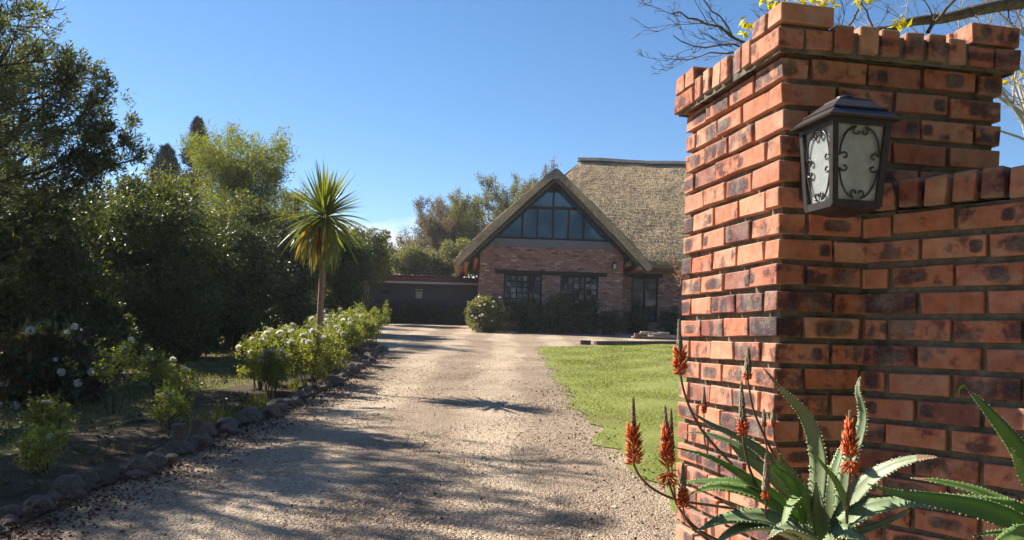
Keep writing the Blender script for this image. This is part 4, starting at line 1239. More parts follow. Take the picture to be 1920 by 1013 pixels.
def sprays(segs, tips):
    rn = random.Random(5)
    for pts in ([(40, 300), (110, 255), (165, 205), (205, 175), (236, 140)], [(60, 340), (130, 310), (190, 285), (240, 268), (283, 248)], [(20, 250), (80, 200), (120, 160), (150, 130)], [(60, 330), (120, 300), (170, 262), (215, 232)], [(80, 380), (150, 345), (210, 310), (262, 296)]):
        P_ = [px(x, y, 10.9 - .1 * i) for i, (x, y) in enumerate(pts)]
        for i in range(len(P_) - 1):
            segs.append((tuple(P_[i]), tuple(P_[i + 1]), .016 - .003 * i, .013 - .003 * i)); tips.append((tuple(P_[i]), tuple(P_[i + 1])))
            for _ in range(7):
                o_ = P_[i].lerp(P_[i + 1], rn.random()); d = (P_[i + 1] - P_[i]).normalized() + Vector((rn.gauss(0, .5), rn.gauss(0, .5), rn.gauss(.15, .5)))
                grow(segs, tips, o_, d.normalized(), .38 * rn.uniform(.5, 1.1), .004, 0, dict(kids=[4], ang=[.6], ratio=[.5], wig=.08, up=[.2], steps=4, first=.2, rmin=.002, leafy=0), rn)
leaf_tree('feathery_tree', 'tall feathery tree with narrow leaves at the top left, branches reaching right', 'tree', (-8.75, 11.2, g(11.2)), 5.9, .12,
          dict(kids=[34, 9, 6], ang=[1.15, .7, .6], ratio=[.50, .42, .5], wig=.07, up=[.25, .25, .15], steps=6, first=.10, rmin=.0035), 5, .085, .020, 'feather', 'darkbark', HG, (.05, -.05, 1), 12, .7, .05, .025, in_outline, sprays)

leaf_tree('feathery_tree', 'dark leafy tree crown behind the feathery tree at the upper left edge', 'tree', (-8.9, 13.4, g(13.4)), 5.4, .14,
          dict(kids=[30, 9, 6], ang=[1.0, .7, .6], ratio=[.40, .42, .5], wig=.08, up=[.2, .15, .1], steps=6, first=.12, rmin=.004), 4, .09, .024, 'feather', 'darkbark', HG, (.02, -.02, 1), 31, .75, .1, .03, in_outline)

leaf_tree('feathery_tree', 'feathery tree just outside the left edge, shading the foreground drive', 'tree', (-7.9, 9.0, g(9.0)), 5.9, .12,
          dict(kids=[28, 9, 6], ang=[1.05, .7, .6], ratio=[.44, .42, .5], wig=.07, up=[.25, .25, .15], steps=6, first=.15, rmin=.0035), 5, .085, .020, 'feather', 'darkbark', HG, (.1, -.08, 1), 77, .7, .05, .025, in_outline)

# bamboo clump
bt = empty('bamboo_clump', (-7.7, 26.3, g(26.3))); tag(bt, 'tall yellow green bamboo clump rising above the left screen', 'bamboo', HG)
segs, C, rad = [], [], []
rb = random.Random(4)
for i in range(44):
    a = rb.uniform(0, 6.28); rr_ = rb.uniform(.1, 1.2)
    xp = rb.uniform(345, 545); tall = 1.0 - .25 * ((xp - 450) / 110) ** 2
    top = px(xp, 258 + 75 * (1 - tall) * 2 + rb.uniform(-14, 70), 26.3 + rb.uniform(-1.5, 1.5))
    b = Vector((-7.7 + math.cos(a) * rr_ * .9, 26.3 + math.sin(a) * rr_, g(26.3)))
    p_ = b; n_ = 9
    for j in range(1, n_ + 1):
        t = j / n_
        q = b.lerp(Vector((b.x * .55 + top.x * .45, b.y * .6 + top.y * .4, top.z)), t).lerp(b.lerp(top, t), t * t)
        q.z = b.z + (top.z - b.z) * math.sin(t * 1.5) / math.sin(1.5)
        segs.append((tuple(p_), tuple(q), .018 * (1.05 - t), .018 * (1.0 - t) + .002))
        if t > .25:
            for _ in range(4):
                C.append((q.x + rb.gauss(0, .17), q.y + rb.gauss(0, .17), q.z + rb.gauss(0, .17))); rad.append(rb.uniform(.14, .30))
        p_ = q
branches('culms', segs, M['palmleaf'], bt, 5)
clump_leaves('crown', C, rad, 24, .17, .026, M['bamboo'], bt, .5, .0, True, .6, .35)

# conifers far behind
def conifer(name, label, x, ytop, ybot, w, Y, mat):
    a, b = px(x, ytop, Y), px(x, ybot, Y); t = empty(name, (a.x, Y, g(Y))); tag(t, label, 'tree')
    MB().tube([(a.x, Y, g(Y)), (a.x, Y, a.z)], [.25, .02], 6).build('trunk', M['bark'], t)
    C, rad = [], []
    W_ = w * Y / FPX / 2
    for i in range(170):
        s = random.random(); r_ = W_ * min(1, (s * 2.2) ** .65); an = random.uniform(0, 6.28); q = r_ * random.uniform(.5, 1)
        C.append((a.x + math.cos(an) * q, Y + math.sin(an) * q, a.z + (b.z - a.z) * s)); rad.append(.08 + .42 * s)
    clump_leaves('crown', C, rad, 60, .22, .05, M[mat], t, .6, 0, False, .6, .5)
conifer('cypress_tree', 'brown columnar cypress rising behind the bamboo', 372, 226, 420, 56, 45, 'conifer')
conifer('pine_tree', 'small dark pointed conifer left of the brown cypress', 312, 276, 420, 60, 42, 'pine')

# trees behind the house and outbuilding
BG = 'trees behind the house'
def twig_tree(name, label, x, ytop, hwpx, Y, per, mat, seed, kids=(12, 9, 7), L=.12, W=.05, bark='bark', spread=.6):
    """A twiggy tree scaled so that its crown fits the seen height and half width."""
    tp = px(x, ytop, Y); zg = g(Y); H = tp.z - zg; HW = hwpx * Y / FPX
    segs, tips = [], []
    grow(segs, tips, (0, 0, 0), (0, 0, 1), 1.0, .016, 0, dict(kids=list(kids), ang=[spread, .6, .6], ratio=[.55, .5, .5], wig=.07, up=[.3, .3, .2], steps=5, first=.22, rmin=.0014), random.Random(seed))
    A = np.array([s_[1] for s_ in segs]); zs_ = H / A[:, 2].max(); cx = np.percentile(np.abs(A[:, :2]), 97); xs_ = HW / cx
    f = lambda p: (tp.x + p[0] * xs_, Y + p[1] * xs_, zg + p[2] * zs_)
    segs = [(f(a_), f(b_), max(ra * H, .008), max(rb_ * H, .007)) for a_, b_, ra, rb_ in segs]
    tips = [(f(a_), f(b_)) for a_, b_ in tips]
    t = empty(name, (tp.x, Y, zg)); tag(t, label, 'tree', BG)
    branches('trunk', segs, M['twigbark'], t, 4)
    if per: tip_leaves('crown', tips, per, L, W, M[mat], t, .8, .1, .10)
twig_tree('bare_tree', 'brown bare twigged tree left of the house, above the outbuilding', 785, 372, 62, 53, 3, 'autumn', 5, (16, 10, 7))
twig_tree('bare_tree', 'brown twiggy tree touching the left slope of the gable', 845, 362, 56, 55, 3, 'autumn', 6, (16, 10, 7))
blob_shrub('leafy_tree', 'light green leafy tree between the outbuilding roof and the gable', 'tree', 860, 485, 62, 48, 48, 2.0, 70, 280, .15, .07, 'palegreen', BG, .26, True, .1, .0, .3, 'bark')
blob_shrub('leafy_tree', 'bright green bushy tree above the middle of the outbuilding roof', 'tree', 785, 495, 56, 46, 47, 1.6, 55, 240, .15, .07, 'palegreen', BG, .28, True, .1, .0, .3, 'bark')
blob_shrub('leafy_tree', 'small green tree at the left end of the outbuilding roof', 'tree', 728, 495, 36, 42, 49, 1.6, 40, 240, .15, .07, 'olive', BG, .28, True, .1, .0, .3, 'bark')
twig_tree('mixed_tree', 'olive and brown tree rising behind the left slope of the gable', 935, 322, 50, 56, 3, 'palegreen', 8, (16, 10, 7), .14, .06)
twig_tree('mixed_tree', 'greyish twiggy tree right behind the gable peak', 1015, 290, 46, 58, 3, 'autumn', 9, (16, 10, 7), .14, .06)
twig_tree('mixed_tree', 'grey green tree between the gable peak and the olive tree', 972, 318, 44, 60, 3, 'palegreen', 19, (14, 10, 7), .14, .06)
twig_tree('mixed_tree', 'low olive tree against the lower left thatch edge', 895, 360, 52, 54, 3, 'palegreen', 10, (16, 10, 7), .14, .06)

# dark hedge in front of the outbuilding
hd = empty('clipped_hedge', (-4.6, 40.2, g(40.2))); tag(hd, 'dark hedge along the foot of the outbuilding', 'hedge')
C = np.stack([rng.uniform(-7.6, -2.0, 150), rng.uniform(40.02, 40.4, 150), rng.uniform(1.95, 2.85, 150)], 1)
clump_leaves('crown', C, rng.uniform(.18, .28, 150), 130, .09, .045, M['laurel'], hd)
segs = [((x, 40.2, 1.9), (x + random.gauss(0, .1), 40.2, 2.8), .03, .01) for x in np.linspace(-7.4, -2.2, 16)]
branches('stems', segs, M['darkbark'], hd)

# shrubs along the house front
FG = 'shrubs in the bed along the house front'
lit = blob_shrub('flowering_shrub', 'sunlit bush with white flowers at the left corner of the house', 'shrub', 915, 592, 48, 40, 33.3, .8, 60, 170, .10, .045, 'palegreen', FG, .30)
for i, (x, y, rx, ry, lb) in enumerate(((985, 590, 38, 38, 'dark bush below the left house window'), (1045, 588, 42, 42, 'dark bush between the two house windows'), (1100, 596, 36, 34, 'dark bush below the right house window'), (1146, 606, 30, 22, 'low dark bush at the right corner of the gable wall'), (1192, 606, 24, 24, 'small dark bush under the tall window'), (1262, 600, 30, 30, 'dark bush beside the gate pillar edge, at the recessed wall'))):
    Yb = 33.7 if x < 1160 else 35.6
    blob_shrub('dark_shrub', lb, 'shrub', x, y, rx, ry, Yb, .75, 36, 150, .09, .035, 'laurel', FG, .32, up=.5)
segs, tips = [], []

def rosette(n=18, r=1.0, seed=0):
    rn = np.random.default_rng(seed); P, D = [], []
    for i in range(n):
        a = i * 2.4; e = .1 + 1.3 * (i / n)
        D.append((math.cos(a) * math.cos(e), math.sin(a) * math.cos(e), math.sin(e))); P.append((0, 0, -.1))
    P, D = np.array(P, float), unit(np.array(D))
    V, F = leaf_arrays(P * r, D, r * np.ones(n), r * .95 * np.ones(n), .25)
    return np_mesh('flower', V, F, M['petal'])
ROSE = [rosette(18, 1.0, k) for k in range(3)]
def flower(parent, p, r, mesh=None, name='flower'):
    return put(name, mesh or random.choice(ROSE), parent, Matrix.Translation(p) @ Matrix.Rotation(random.uniform(0, 6.28), 4, 'Z') @ Matrix.Rotation(random.gauss(.5, .4), 4, 'X') @ Matrix.Diagonal((r, r, r, 1)))
for i in range(14):
    flower(lit, px(random.gauss(905, 18), random.uniform(548, 605), 32.5 + random.random() * .2), .06)
pk = px(1268, 545, 31.0)
leaf_tree('thin_shrub', 'thin bare stemmed shrub with pinkish leaves beside the pillar edge', 'shrub', (px(1280, 600, 31).x, 31.0, g(31)), 2.3, .02,
          dict(kids=[9, 4], ang=[.7, .7], ratio=[.4, .5], wig=.08, up=[.2, .2], steps=5, first=.45, rmin=.004), 3, .11, .07, 'pinkleaf', 'darkbark', None, (-.1, 0, 1), 3, .8, .1, .03)

# ------------------------------------------------------------------ rose bed
def rose(label, X, Y, h, seed, nf, per=5, spread=.42, group='white rose bushes along the drive', fsize=.054, stems=8, kids=(7, 3)):
    t = empty('rose_bush', (X, Y, g(Y))); tag(t, label, 'rose bush', group)
    rn = random.Random(seed); segs, tips = [], []
    for i in range(stems):
        a = rn.uniform(0, 6.28); s = rn.uniform(.1, spread * .8)
        grow(segs, tips, (X + math.cos(a) * .05, Y + math.sin(a) * .05, g(Y)), (math.cos(a) * s, math.sin(a) * s, 1), h * rn.uniform(.6, 1.05), .009, 0,
             dict(kids=list(kids), ang=[.75, .7], ratio=[.40, .5], wig=.10, up=[.1, .15], steps=5, first=.35, rmin=.0022), rn)
    tag(branches('stems', segs, M['darkbark'], t, 4), kind='stuff')
    tip_leaves('leaves', tips, per, .040, .024, M['rose'], t, .9, .15, .03)
    tops = sorted(tips, key=lambda s_: -s_[1][2])
    for i in range(nf):
        q = tops[rn.randrange(max(1, len(tops) // 4))][1]
        flower(t, Vector(q) + Vector((0, 0, .02)), fsize * rn.uniform(.8, 1.2))
    return t
rl = [(-3.15, 11.5, .45, 5), (-3.45, 12.0, .55, 6), (-2.82, 12.25, .66, 4), (-3.5, 12.8, .60, 5), (-2.92, 13.3, .66, 4), (-3.45, 13.8, .68, 6), (-3.1, 14.8, .64, 5), (-3.55, 15.8, .70, 5), (-3.2, 16.9, .66, 4), (-3.5, 18.0, .72, 4), (-3.3, 19.2, .72, 4), (-3.65, 20.3, .75, 3), (-3.4, 21.4, .75, 3)]
for i, (X, Y, h, nf) in enumerate(rl):
    rose('sunlit white rose bush, %s in the row counted from the near end' % ordinal(i + 1), X, Y, h * 1.12, 50 + i, nf + 4, (5 if i > 2 else 4), .42 if i > 1 else .6, stems=9)
sh = [(-3.45, 6.5, .30, 1, 'shaded low rose bush nearest the camera at the bottom left'), (-4.0, 7.7, .38, 2, 'shaded rose bush behind the nearest one, with white blooms'), (-4.35, 9.6, .72, 3, 'taller shaded rose bush with two white blooms beside the hydrangea'),
      (-3.35, 8.6, .34, 2, 'shaded rose bush close to the upright edging stones'), (-3.75, 10.0, .48, 4, 'shaded rose bush in the middle of the bed, sun touched at its top'), (-4.6, 11.4, .45, 2, 'shaded rose bush at the back of the bed')]
for i, (X, Y, h, nf, lb) in enumerate(sh):
    rose(lb, X, Y, h, 80 + i, nf, 3, .6, None, .042, 6, (5, 2))
lowp = [(-3.3, 5.6), (-3.9, 6.2), (-4.5, 6.9), (-3.2, 7.4), (-4.7, 8.0), (-3.6, 9.2), (-5.0, 9.2), (-4.1, 8.4), (-3.15, 9.9), (-4.9, 10.4), (-5.3, 12.6), (-4.3, 12.4), (-4.4, 14.4)]
for i, (X, Y) in enumerate(sorted(lowp, key=lambda q: q[1])):
    t = empty('low_plant', (X, Y, g(Y)))
    tag(t, 'low shaded leafy plant in the left bed, %s counted from the near end' % ordinal(i + 1), 'plant', 'low leafy plants in the shaded bed')
    C = np.stack([rng.normal(X, .22, 9), rng.normal(Y, .25, 9), g(Y) + rng.uniform(.04, .20, 9)], 1)
    clump_leaves('leaves', C, rng.uniform(.05, .12, 9), 18, .048, .022, M['hydrangea'], t, .6, 0, True, .6, .5)
    branches('stems', [((X, Y, g(Y)), tuple(c_), .004, .002) for c_ in C], M['darkbark'], t, 3)
# bright tufts of grass under the roses
for i, (X, Y) in enumerate(((-2.98, 13.6), (-3.0, 12.2), (-2.95, 9.0), (-3.05, 8.6), (-2.98, 10.3), (-3.0, 15.3))):
    t = empty('grass_tuft', (X, Y, g(Y)))
    nT = 90
    P = np.stack([rng.normal(X, .06, nT), rng.normal(Y, .12, nT), np.full(nT, g(Y) + .02)], 1)
    D = unit(np.stack([rng.normal(0, .35, nT), rng.normal(0, .35, nT), np.ones(nT)], 1))
    tag(leaves('blades', P, D, rng.uniform(.12, .28, nT), .012, M['palmleaf'], t), kind='stuff')
    tag(t, 'strappy green tuft at the foot of the roses, %s from the near end' % ordinal([6 - 1, 4, 2, 1, 3, 6][i]), 'plant', 'strappy tufts under the roses')

# hydrangea at the left edge
hy = blob_shrub('hydrangea_bush', 'hydrangea bush with pale blue flower heads and rusty leaves at the left edge', 'shrub', 75, 690, 125, 90, 10.4, .75, 60, 120, .11, .075, 'hydrangea', None, .3, True, .3)
def mophead(seed):
    n_ = 90; d = rand_dirs(n_); t_ = unit(np.cross(d, rand_dirs(n_)))
    V, F = leaf_arrays(d * .86 - t_ * .22, t_, .44 * np.ones(n_), .42 * np.ones(n_), .1)
    return np_mesh('flower_head', V, F, M['bluepetal'])
MOP = [mophead(k) for k in range(3)]
for (x, y, r_) in ((58, 619, 10), (8, 716, 13), (115, 697, 9), (172, 697, 9), (146, 718, 9), (104, 674, 5), (140, 612, 8), (30, 760, 9)):
    Yh = 9.75
    flower(hy, px(x, y, Yh), r_ * .85 * Yh / FPX, random.choice(MOP), 'flower_head')

# edging stones along the drive
def rock_mesh(k):
    bm = bmesh.new(); bmesh.ops.create_icosphere(bm, subdivisions=3, radius=1.0)
    for v in bm.verts:
        n_ = v.co.normalized(); s = Vector((k * 7.3, k * 3.1, k))
        d = 1 + .38 * mnoise.noise(n_ * 1.3 + s) + .16 * mnoise.noise(n_ * 3.1 + s) + .05 * mnoise.noise(n_ * 8 + s)
        v.co = n_ * d
        if v.co.z < -.45: v.co.z = -.45
    me = bpy.data.meshes.new('edging_stone'); bm.to_mesh(me); bm.free(); me.materials.append(M['rock'])
    return me
ROCK = [rock_mesh(k) for k in range(9)]
Y = 4.75; i = 0
rr2 = random.Random(77)
while Y < 22.3:
    s = rr2.uniform(.06, .12)
    tall = 1.0
    i += 1
    X = XL(Y) - .11 + rr2.gauss(0, .06)
    o = put('edging_stone', ROCK[i % 9], None, Matrix.Translation((X, Y, g(Y) + s * .22)) @ Matrix.Rotation(rr2.uniform(0, 6.28), 4, 'Z') @ Matrix.Diagonal((s * rr2.uniform(.8, 1.3), s * rr2.uniform(.8, 1.2), s * rr2.uniform(.6, 1.05), 1)))
    tag(o, 'rounded edging stone, %s along the left border of the drive from the near end' % ordinal(i), 'stone', 'edging stones along the drive')
    Y += s * rr2.uniform(1.7, 2.5)
def slab(label, x, y, Yd, w, h, lean):
    c = px(x, y, Yd)
    bm = bmesh.new(); bmesh.ops.create_cube(bm, size=1.0); bmesh.ops.subdivide_edges(bm, edges=bm.edges[:], cuts=3, use_grid_fill=True)
    for v in bm.verts:
        v.co = Vector((v.co.x * w, v.co.y * .09, v.co.z * h)) * (1 + .12 * mnoise.noise(v.co * 3 + Vector((x, 0, 0)))) + Vector((0, 0, h * .42))
        if v.co.z > h * .6: v.co.x *= .85
    me = bpy.data.meshes.new('edging_slab'); bm.to_mesh(me); bm.free(); me.materials.append(M['rock'])
    o = put('edging_slab', me, None, Matrix.Translation((c.x, Yd, g(Yd))) @ Matrix.Rotation(R(25), 4, 'Z') @ Matrix.Rotation(lean, 4, 'Y'))
    tag(o, label, 'stone')
slab('upright tan edging slab, left of a standing pair beside the drive', 338, 848, 7.75, .12, .24, R(-6))
slab('upright tan edging slab, right of a standing pair beside the drive', 365, 838, 8.0, .12, .25, R(4))

# ------------------------------------------------------------------ cordyline palm
pb = Vector((-2.80, 12.86, 0)); pb.z = g(pb.y)
pcn = px(608, 402, 12.86)
palm = empty('cordyline_palm', pb); tag(palm, 'single stemmed cordyline palm with spiky round crown beside the drive', 'palm')
trunk_pts = [pb + Vector((0, 0, -.05)), px(598, 640, 12.86), px(601, 570, 12.86), px(604, 520, 12.86), px(605, 470, 12.86), pcn - Vector((0, 0, .05))]
MB().tube(trunk_pts, [.060, .047, .045, .044, .046, .05], 10).build('trunk', M['palmbark'], palm, None, True)
def strap(L, w, bend, k, mat):
    n_ = 7; V, F = [], []
    for i in range(n_ + 1):
        t = i / n_
        x = L * t; z = -bend * L * t * t
        ww = w * (.55 + 1.3 * t * (1 - t) * 1.2) * (1 - t ** 4) + .0012
        V += [(x, -ww / 2, z + ww * .18), (x, 0, z), (x, ww / 2, z + ww * .18)]
    for i in range(n_):
        a = i * 3
        F += [(a, a + 1, a + 4, a + 3), (a + 1, a + 2, a + 5, a + 4)]
    return np_mesh('leaf', np.array(V), np.array(F), M[mat])
ST = [strap(.74, .042, .03, 0, 'palmleaf'), strap(.72, .042, .16, 1, 'palmleaf'), strap(.74, .044, .42, 2, 'palmleaf'), strap(.72, .044, .50, 3, 'palmleaf')]
SD = [strap(.64, .06, .05, 4, 'palmdead'), strap(.60, .055, .10, 5, 'palmdead')]
rp = random.Random(21)
for i in range(275):
    # spiral of leaves: upper ones upright, lower ones spreading then hanging
    t = i / 275
    el_ = R(84 - 138 * t ** .92 + rp.gauss(0, 7)); az = i * 2.39996 + rp.gauss(0, .15)
    v = 0 if el_ > R(50) else (1 if el_ > R(18) else (2 if el_ > R(-18) else 3))
    if v == 3 and el_ < R(-30): el_ -= R(8)
    T = Matrix.Translation(pcn + Vector((0, 0, .06 - .20 * t)) + Vector((math.cos(az), math.sin(az), 0)) * .03) @ Matrix.Rotation(az, 4, 'Z') @ Matrix.Rotation(-el_, 4, 'Y') @ Matrix.Rotation(rp.gauss(0, .3), 4, 'X') @ Matrix.Scale(rp.uniform(.70, 1.04), 4)
    put('leaf', ST[v], palm, T)
for (x, dx, ln) in ((575, -24, 1.0), (583, -18, 1.05), (590, -12, 1.05), (596, -7, 1.0), (602, 0, 1.0), (606, 2, .95), (570, -28, .9), (618, 9, .6), (586, -14, .95), (599, -4, 1.05), (580, -21, 1.0), (592, -10, 1.08), (608, 4, .9), (573, -26, .95), (597, -6, 1.1), (588, -13, 1.1)):
    az = R(180 + rp.uniform(-70, 70)) if dx < 0 else R(rp.uniform(-60, 60))
    b = pcn + Vector((dx / 24 * .16, -.20, -.17))
    el_ = R(-90 + abs(dx) * .75)
    put('leaf', SD[rp.randrange(2)], palm, Matrix.Translation(b) @ Matrix.Rotation(R(180) if dx < 0 else 0, 4, 'Z') @ Matrix.Rotation(-el_, 4, 'Y') @ Matrix.Rotation(rp.uniform(-1, 1), 4, 'X') @ Matrix.Scale(ln, 4))['label'] = 'yellow dead leaf hanging by the trunk'

# ------------------------------------------------------------------ trees behind the wall, right
yt = empty('yellow_leaved_tree', (5.3, 7.0, g(7.0))); tag(yt, 'nearly bare tree with last yellow leaves, its branch reaching behind the pillar top', 'tree')
segs, tips = [], []
def poly_branch(pts, r0, r1, twig, lv, seed):
    rn = random.Random(seed); P_ = [Vector(p) for p in pts]
    for i in range(len(P_) - 1):
        ra, rb_ = r0 + (r1 - r0) * i / (len(P_) - 1), r0 + (r1 - r0) * (i + 1) / (len(P_) - 1)
        a, b = P_[i], P_[i + 1]; mid = a.lerp(b, .5) + Vector((rn.gauss(0, .012), rn.gauss(0, .012), rn.gauss(0, .012)))
        segs.append((tuple(a), tuple(mid), ra, (ra + rb_) / 2)); segs.append((tuple(mid), tuple(b), (ra + rb_) / 2, rb_))
        for _ in range(twig):
            o_ = a.lerp(b, rn.random()); d = (b - a).normalized() * .8 + Vector((rn.gauss(0, .55), rn.gauss(0, .4), rn.gauss(0, .55)))
            grow(segs, tips, o_, d.normalized(), lv * rn.uniform(.5, 1.2), min(rb_ * .5, .006), 0, dict(kids=[4, 2], ang=[.6, .7], ratio=[.55, .5], wig=.10, up=[.15, .1], steps=5, first=.2, rmin=.0018), rn)
tr = [Vector((5.3, 7.0, g(7))), Vector((5.25, 7.0, 1.8)), Vector((5.0, 6.9, 3.0)), px(2130, -60, 6.7)]
poly_branch(tr, .14, .085, 0, .5, 1)
poly_branch([px(2130, -60, 6.7), px(2000, -22, 6.5), px(1920, 4, 6.3), px(1840, 17, 6.1), px(1770, 34, 6.0), px(1700, 42, 5.9), px(1640, 58, 5.8), px(1590, 78, 5.7)], .062, .018, 1, .35, 2)
poly_branch([px(1600, 66, 5.7), px(1520, 100, 5.6), px(1440, 105, 5.5), px(1405, 82, 5.5), px(1370, 68, 5.5), px(1325, 45, 5.45), px(1290, 34, 5.45), px(1258, 26, 5.4)], .014, .004, 2, .30, 3)
poly_branch([px(1440, 105, 5.5), px(1400, 92, 5.5), px(1350, 84, 5.5), px(1300, 86, 5.5), px(1262, 66, 5.5)], .008, .003, 2, .24, 4)
poly_branch([px(1440, 108, 5.5), px(1390, 96, 5.5), px(1330, 98, 5.55), px(1290, 112, 5.6), px(1245, 108, 5.6)], .007, .002, 2, .22, 5)
poly_branch([px(1374, 70, 5.5), px(1350, 30, 5.5), px(1320, 0, 5.5), px(1300, -25, 5.5)], .006, .003, 1, .22, 6)
poly_branch([px(1560, 110, 5.6), px(1580, 60, 5.6), px(1610, 15, 5.6), px(1640, -30, 5.6)], .009, .004, 2, .30, 7)
poly_branch([px(1740, 60, 5.9), px(1760, 35, 5.9), px(1790, 0, 5.9), px(1810, -20, 5.9)], .014, .007, 1, .35, 8)
poly_branch([px(1640, 58, 5.8), px(1625, 20, 5.8), px(1600, -20, 5.8)], .007, .003, 2, .3, 9)
poly_branch([px(1500, 60, 5.6), px(1490, 20, 5.6), px(1450, -20, 5.6)], .007, .003, 2, .3, 10)
branches('trunk', segs, M['bark'], yt, 6)
C = [tuple(px(x, y, 5.55)) for (x, y) in ((1455, 4), (1440, -6), (1535, 6), (1520, -4), (1548, 2), (1398, 38), (1402, 60), (1692, 46), (1684, 40), (1612, 0), (1905, 148), (1560, 10), (1470, 8), (1500, 4))]
clump_leaves('crown', C, [.045] * len(C), 9, .05, .034, M['yellow'], yt, .4, .3, False, .6)

leaf_tree('bare_tree', 'pale bare twigged tree behind the garden wall at the right edge', 'tree', (9.4, 14.8, g(14.8)), 6.8, .13,
          dict(kids=[14, 9, 7], ang=[.8, .65, .65], ratio=[.5, .5, .5], wig=.10, up=[.2, .1, .1], steps=5, first=.22, rmin=.006), 0, .08, .03, 'autumn', 'palebark', None, (-.02, 0, 1), 44)
# ------------------------------------------------------------------ aloes in front of the pillar
def catmull(P, n):
    P = [Vector(p) for p in P]; P = [P[0] * 2 - P[1]] + P + [P[-1] * 2 - P[-2]]
    out = []; segn = len(P) - 3
    for k in range(n + 1):
        u = k / n * segn; i = min(int(u), segn - 1); t = u - i
        a, b, c, d = P[i:i + 4]
        out.append(.5 * ((2 * b) + (c - a) * t + (2 * a - 5 * b + 4 * c - d) * t * t + (3 * b - a - 3 * c + d) * t ** 3))
    return out

aloernd = random.Random(9)
M['drytip'] = plain('dried aloe tip', (.26, .15, .085), .8, .2, 30, .3, .4, .003)
def aloe_leaf(parent, pts, w, face=None, fold=.30, teeth=True, thick=.30, mt='aloe'):
    """pts: world points from base to tip; w: width at the base third (m); face: rough direction of the upper, channelled side"""
    n = 16; C = catmull(pts, n)
    face = Vector(face or (-.2, -.7, .7)).normalized()
    V, F = [], []; edges = ([], [])
    for i, c in enumerate(C):
        t = i / n
        d = (C[min(i + 1, n)] - C[max(i - 1, 0)]).normalized()
        s = d.cross(face).normalized(); u = s.cross(d).normalized()
        ww = w * (.86 + .35 * t if t < .35 else .9825 * (1 - ((t - .35) / .65) ** 1.25)) * .5 + .0012
        th = ww * thick * 2
        ring = [c - s * ww + u * ww * fold, c - s * ww * .5 + u * ww * fold * .30, c + u * 0, c + s * ww * .5 + u * ww * fold * .30, c + s * ww + u * ww * fold,
                c + s * ww * .55 - u * th * .55 + u * ww * fold * .2, c - u * th * .8, c - s * ww * .55 - u * th * .55 + u * ww * fold * .2]
        V += [tuple(p) for p in ring]
        edges[0].append((ring[0], -s, d, ww)); edges[1].append((ring[4], s, d, ww))
    k = 8
    for i in range(n):
        for j in range(k):
            F.append((i * k + j, i * k + (j + 1) % k, (i + 1) * k + (j + 1) % k, (i + 1) * k + j))
    m = MB(); m.v, m.f = V, F
    lf = m.build('leaf', M[mt], parent, None, True)
    lf.data.materials.append(M['drytip'])
    kd = aloernd.choice((0, 1, 1, 2, 3))
    lf.data.polygons.foreach_set('material_index', [1 if i // k >= n - kd else 0 for i in range(len(F))])
    if teeth:
        tm = MB()
        for side in edges:
            L = sum((side[i + 1][0] - side[i][0]).length for i in range(n)); nt_ = max(6, int(L / .0125))
            for q in range(nt_):
                u_ = (q + .6) / nt_ * n; i = min(int(u_), n - 1); t = u_ - i
                p = side[i][0].lerp(side[i + 1][0], t); s, d, ww = side[i][1], side[i][2], side[i][3]
                if ww < .003: continue
                h = (.0028 + .055 * ww) * aloernd.uniform(.45, 1.25)
                if aloernd.random() < .12: continue
                tip = p + s * h * 1.25 + d * h * .6
                nrm = s.cross(d).normalized() * h * .35
                tm.add([p - d * h * .7 - s * .001, p + d * h * .7 - s * .001, p + nrm - s * .001, p - nrm - s * .001, tip], [(0, 2, 4), (2, 1, 4), (1, 3, 4), (3, 0, 4)])
        tag(tm.build('teeth', M['tooth'], lf), kind='stuff')
    return lf

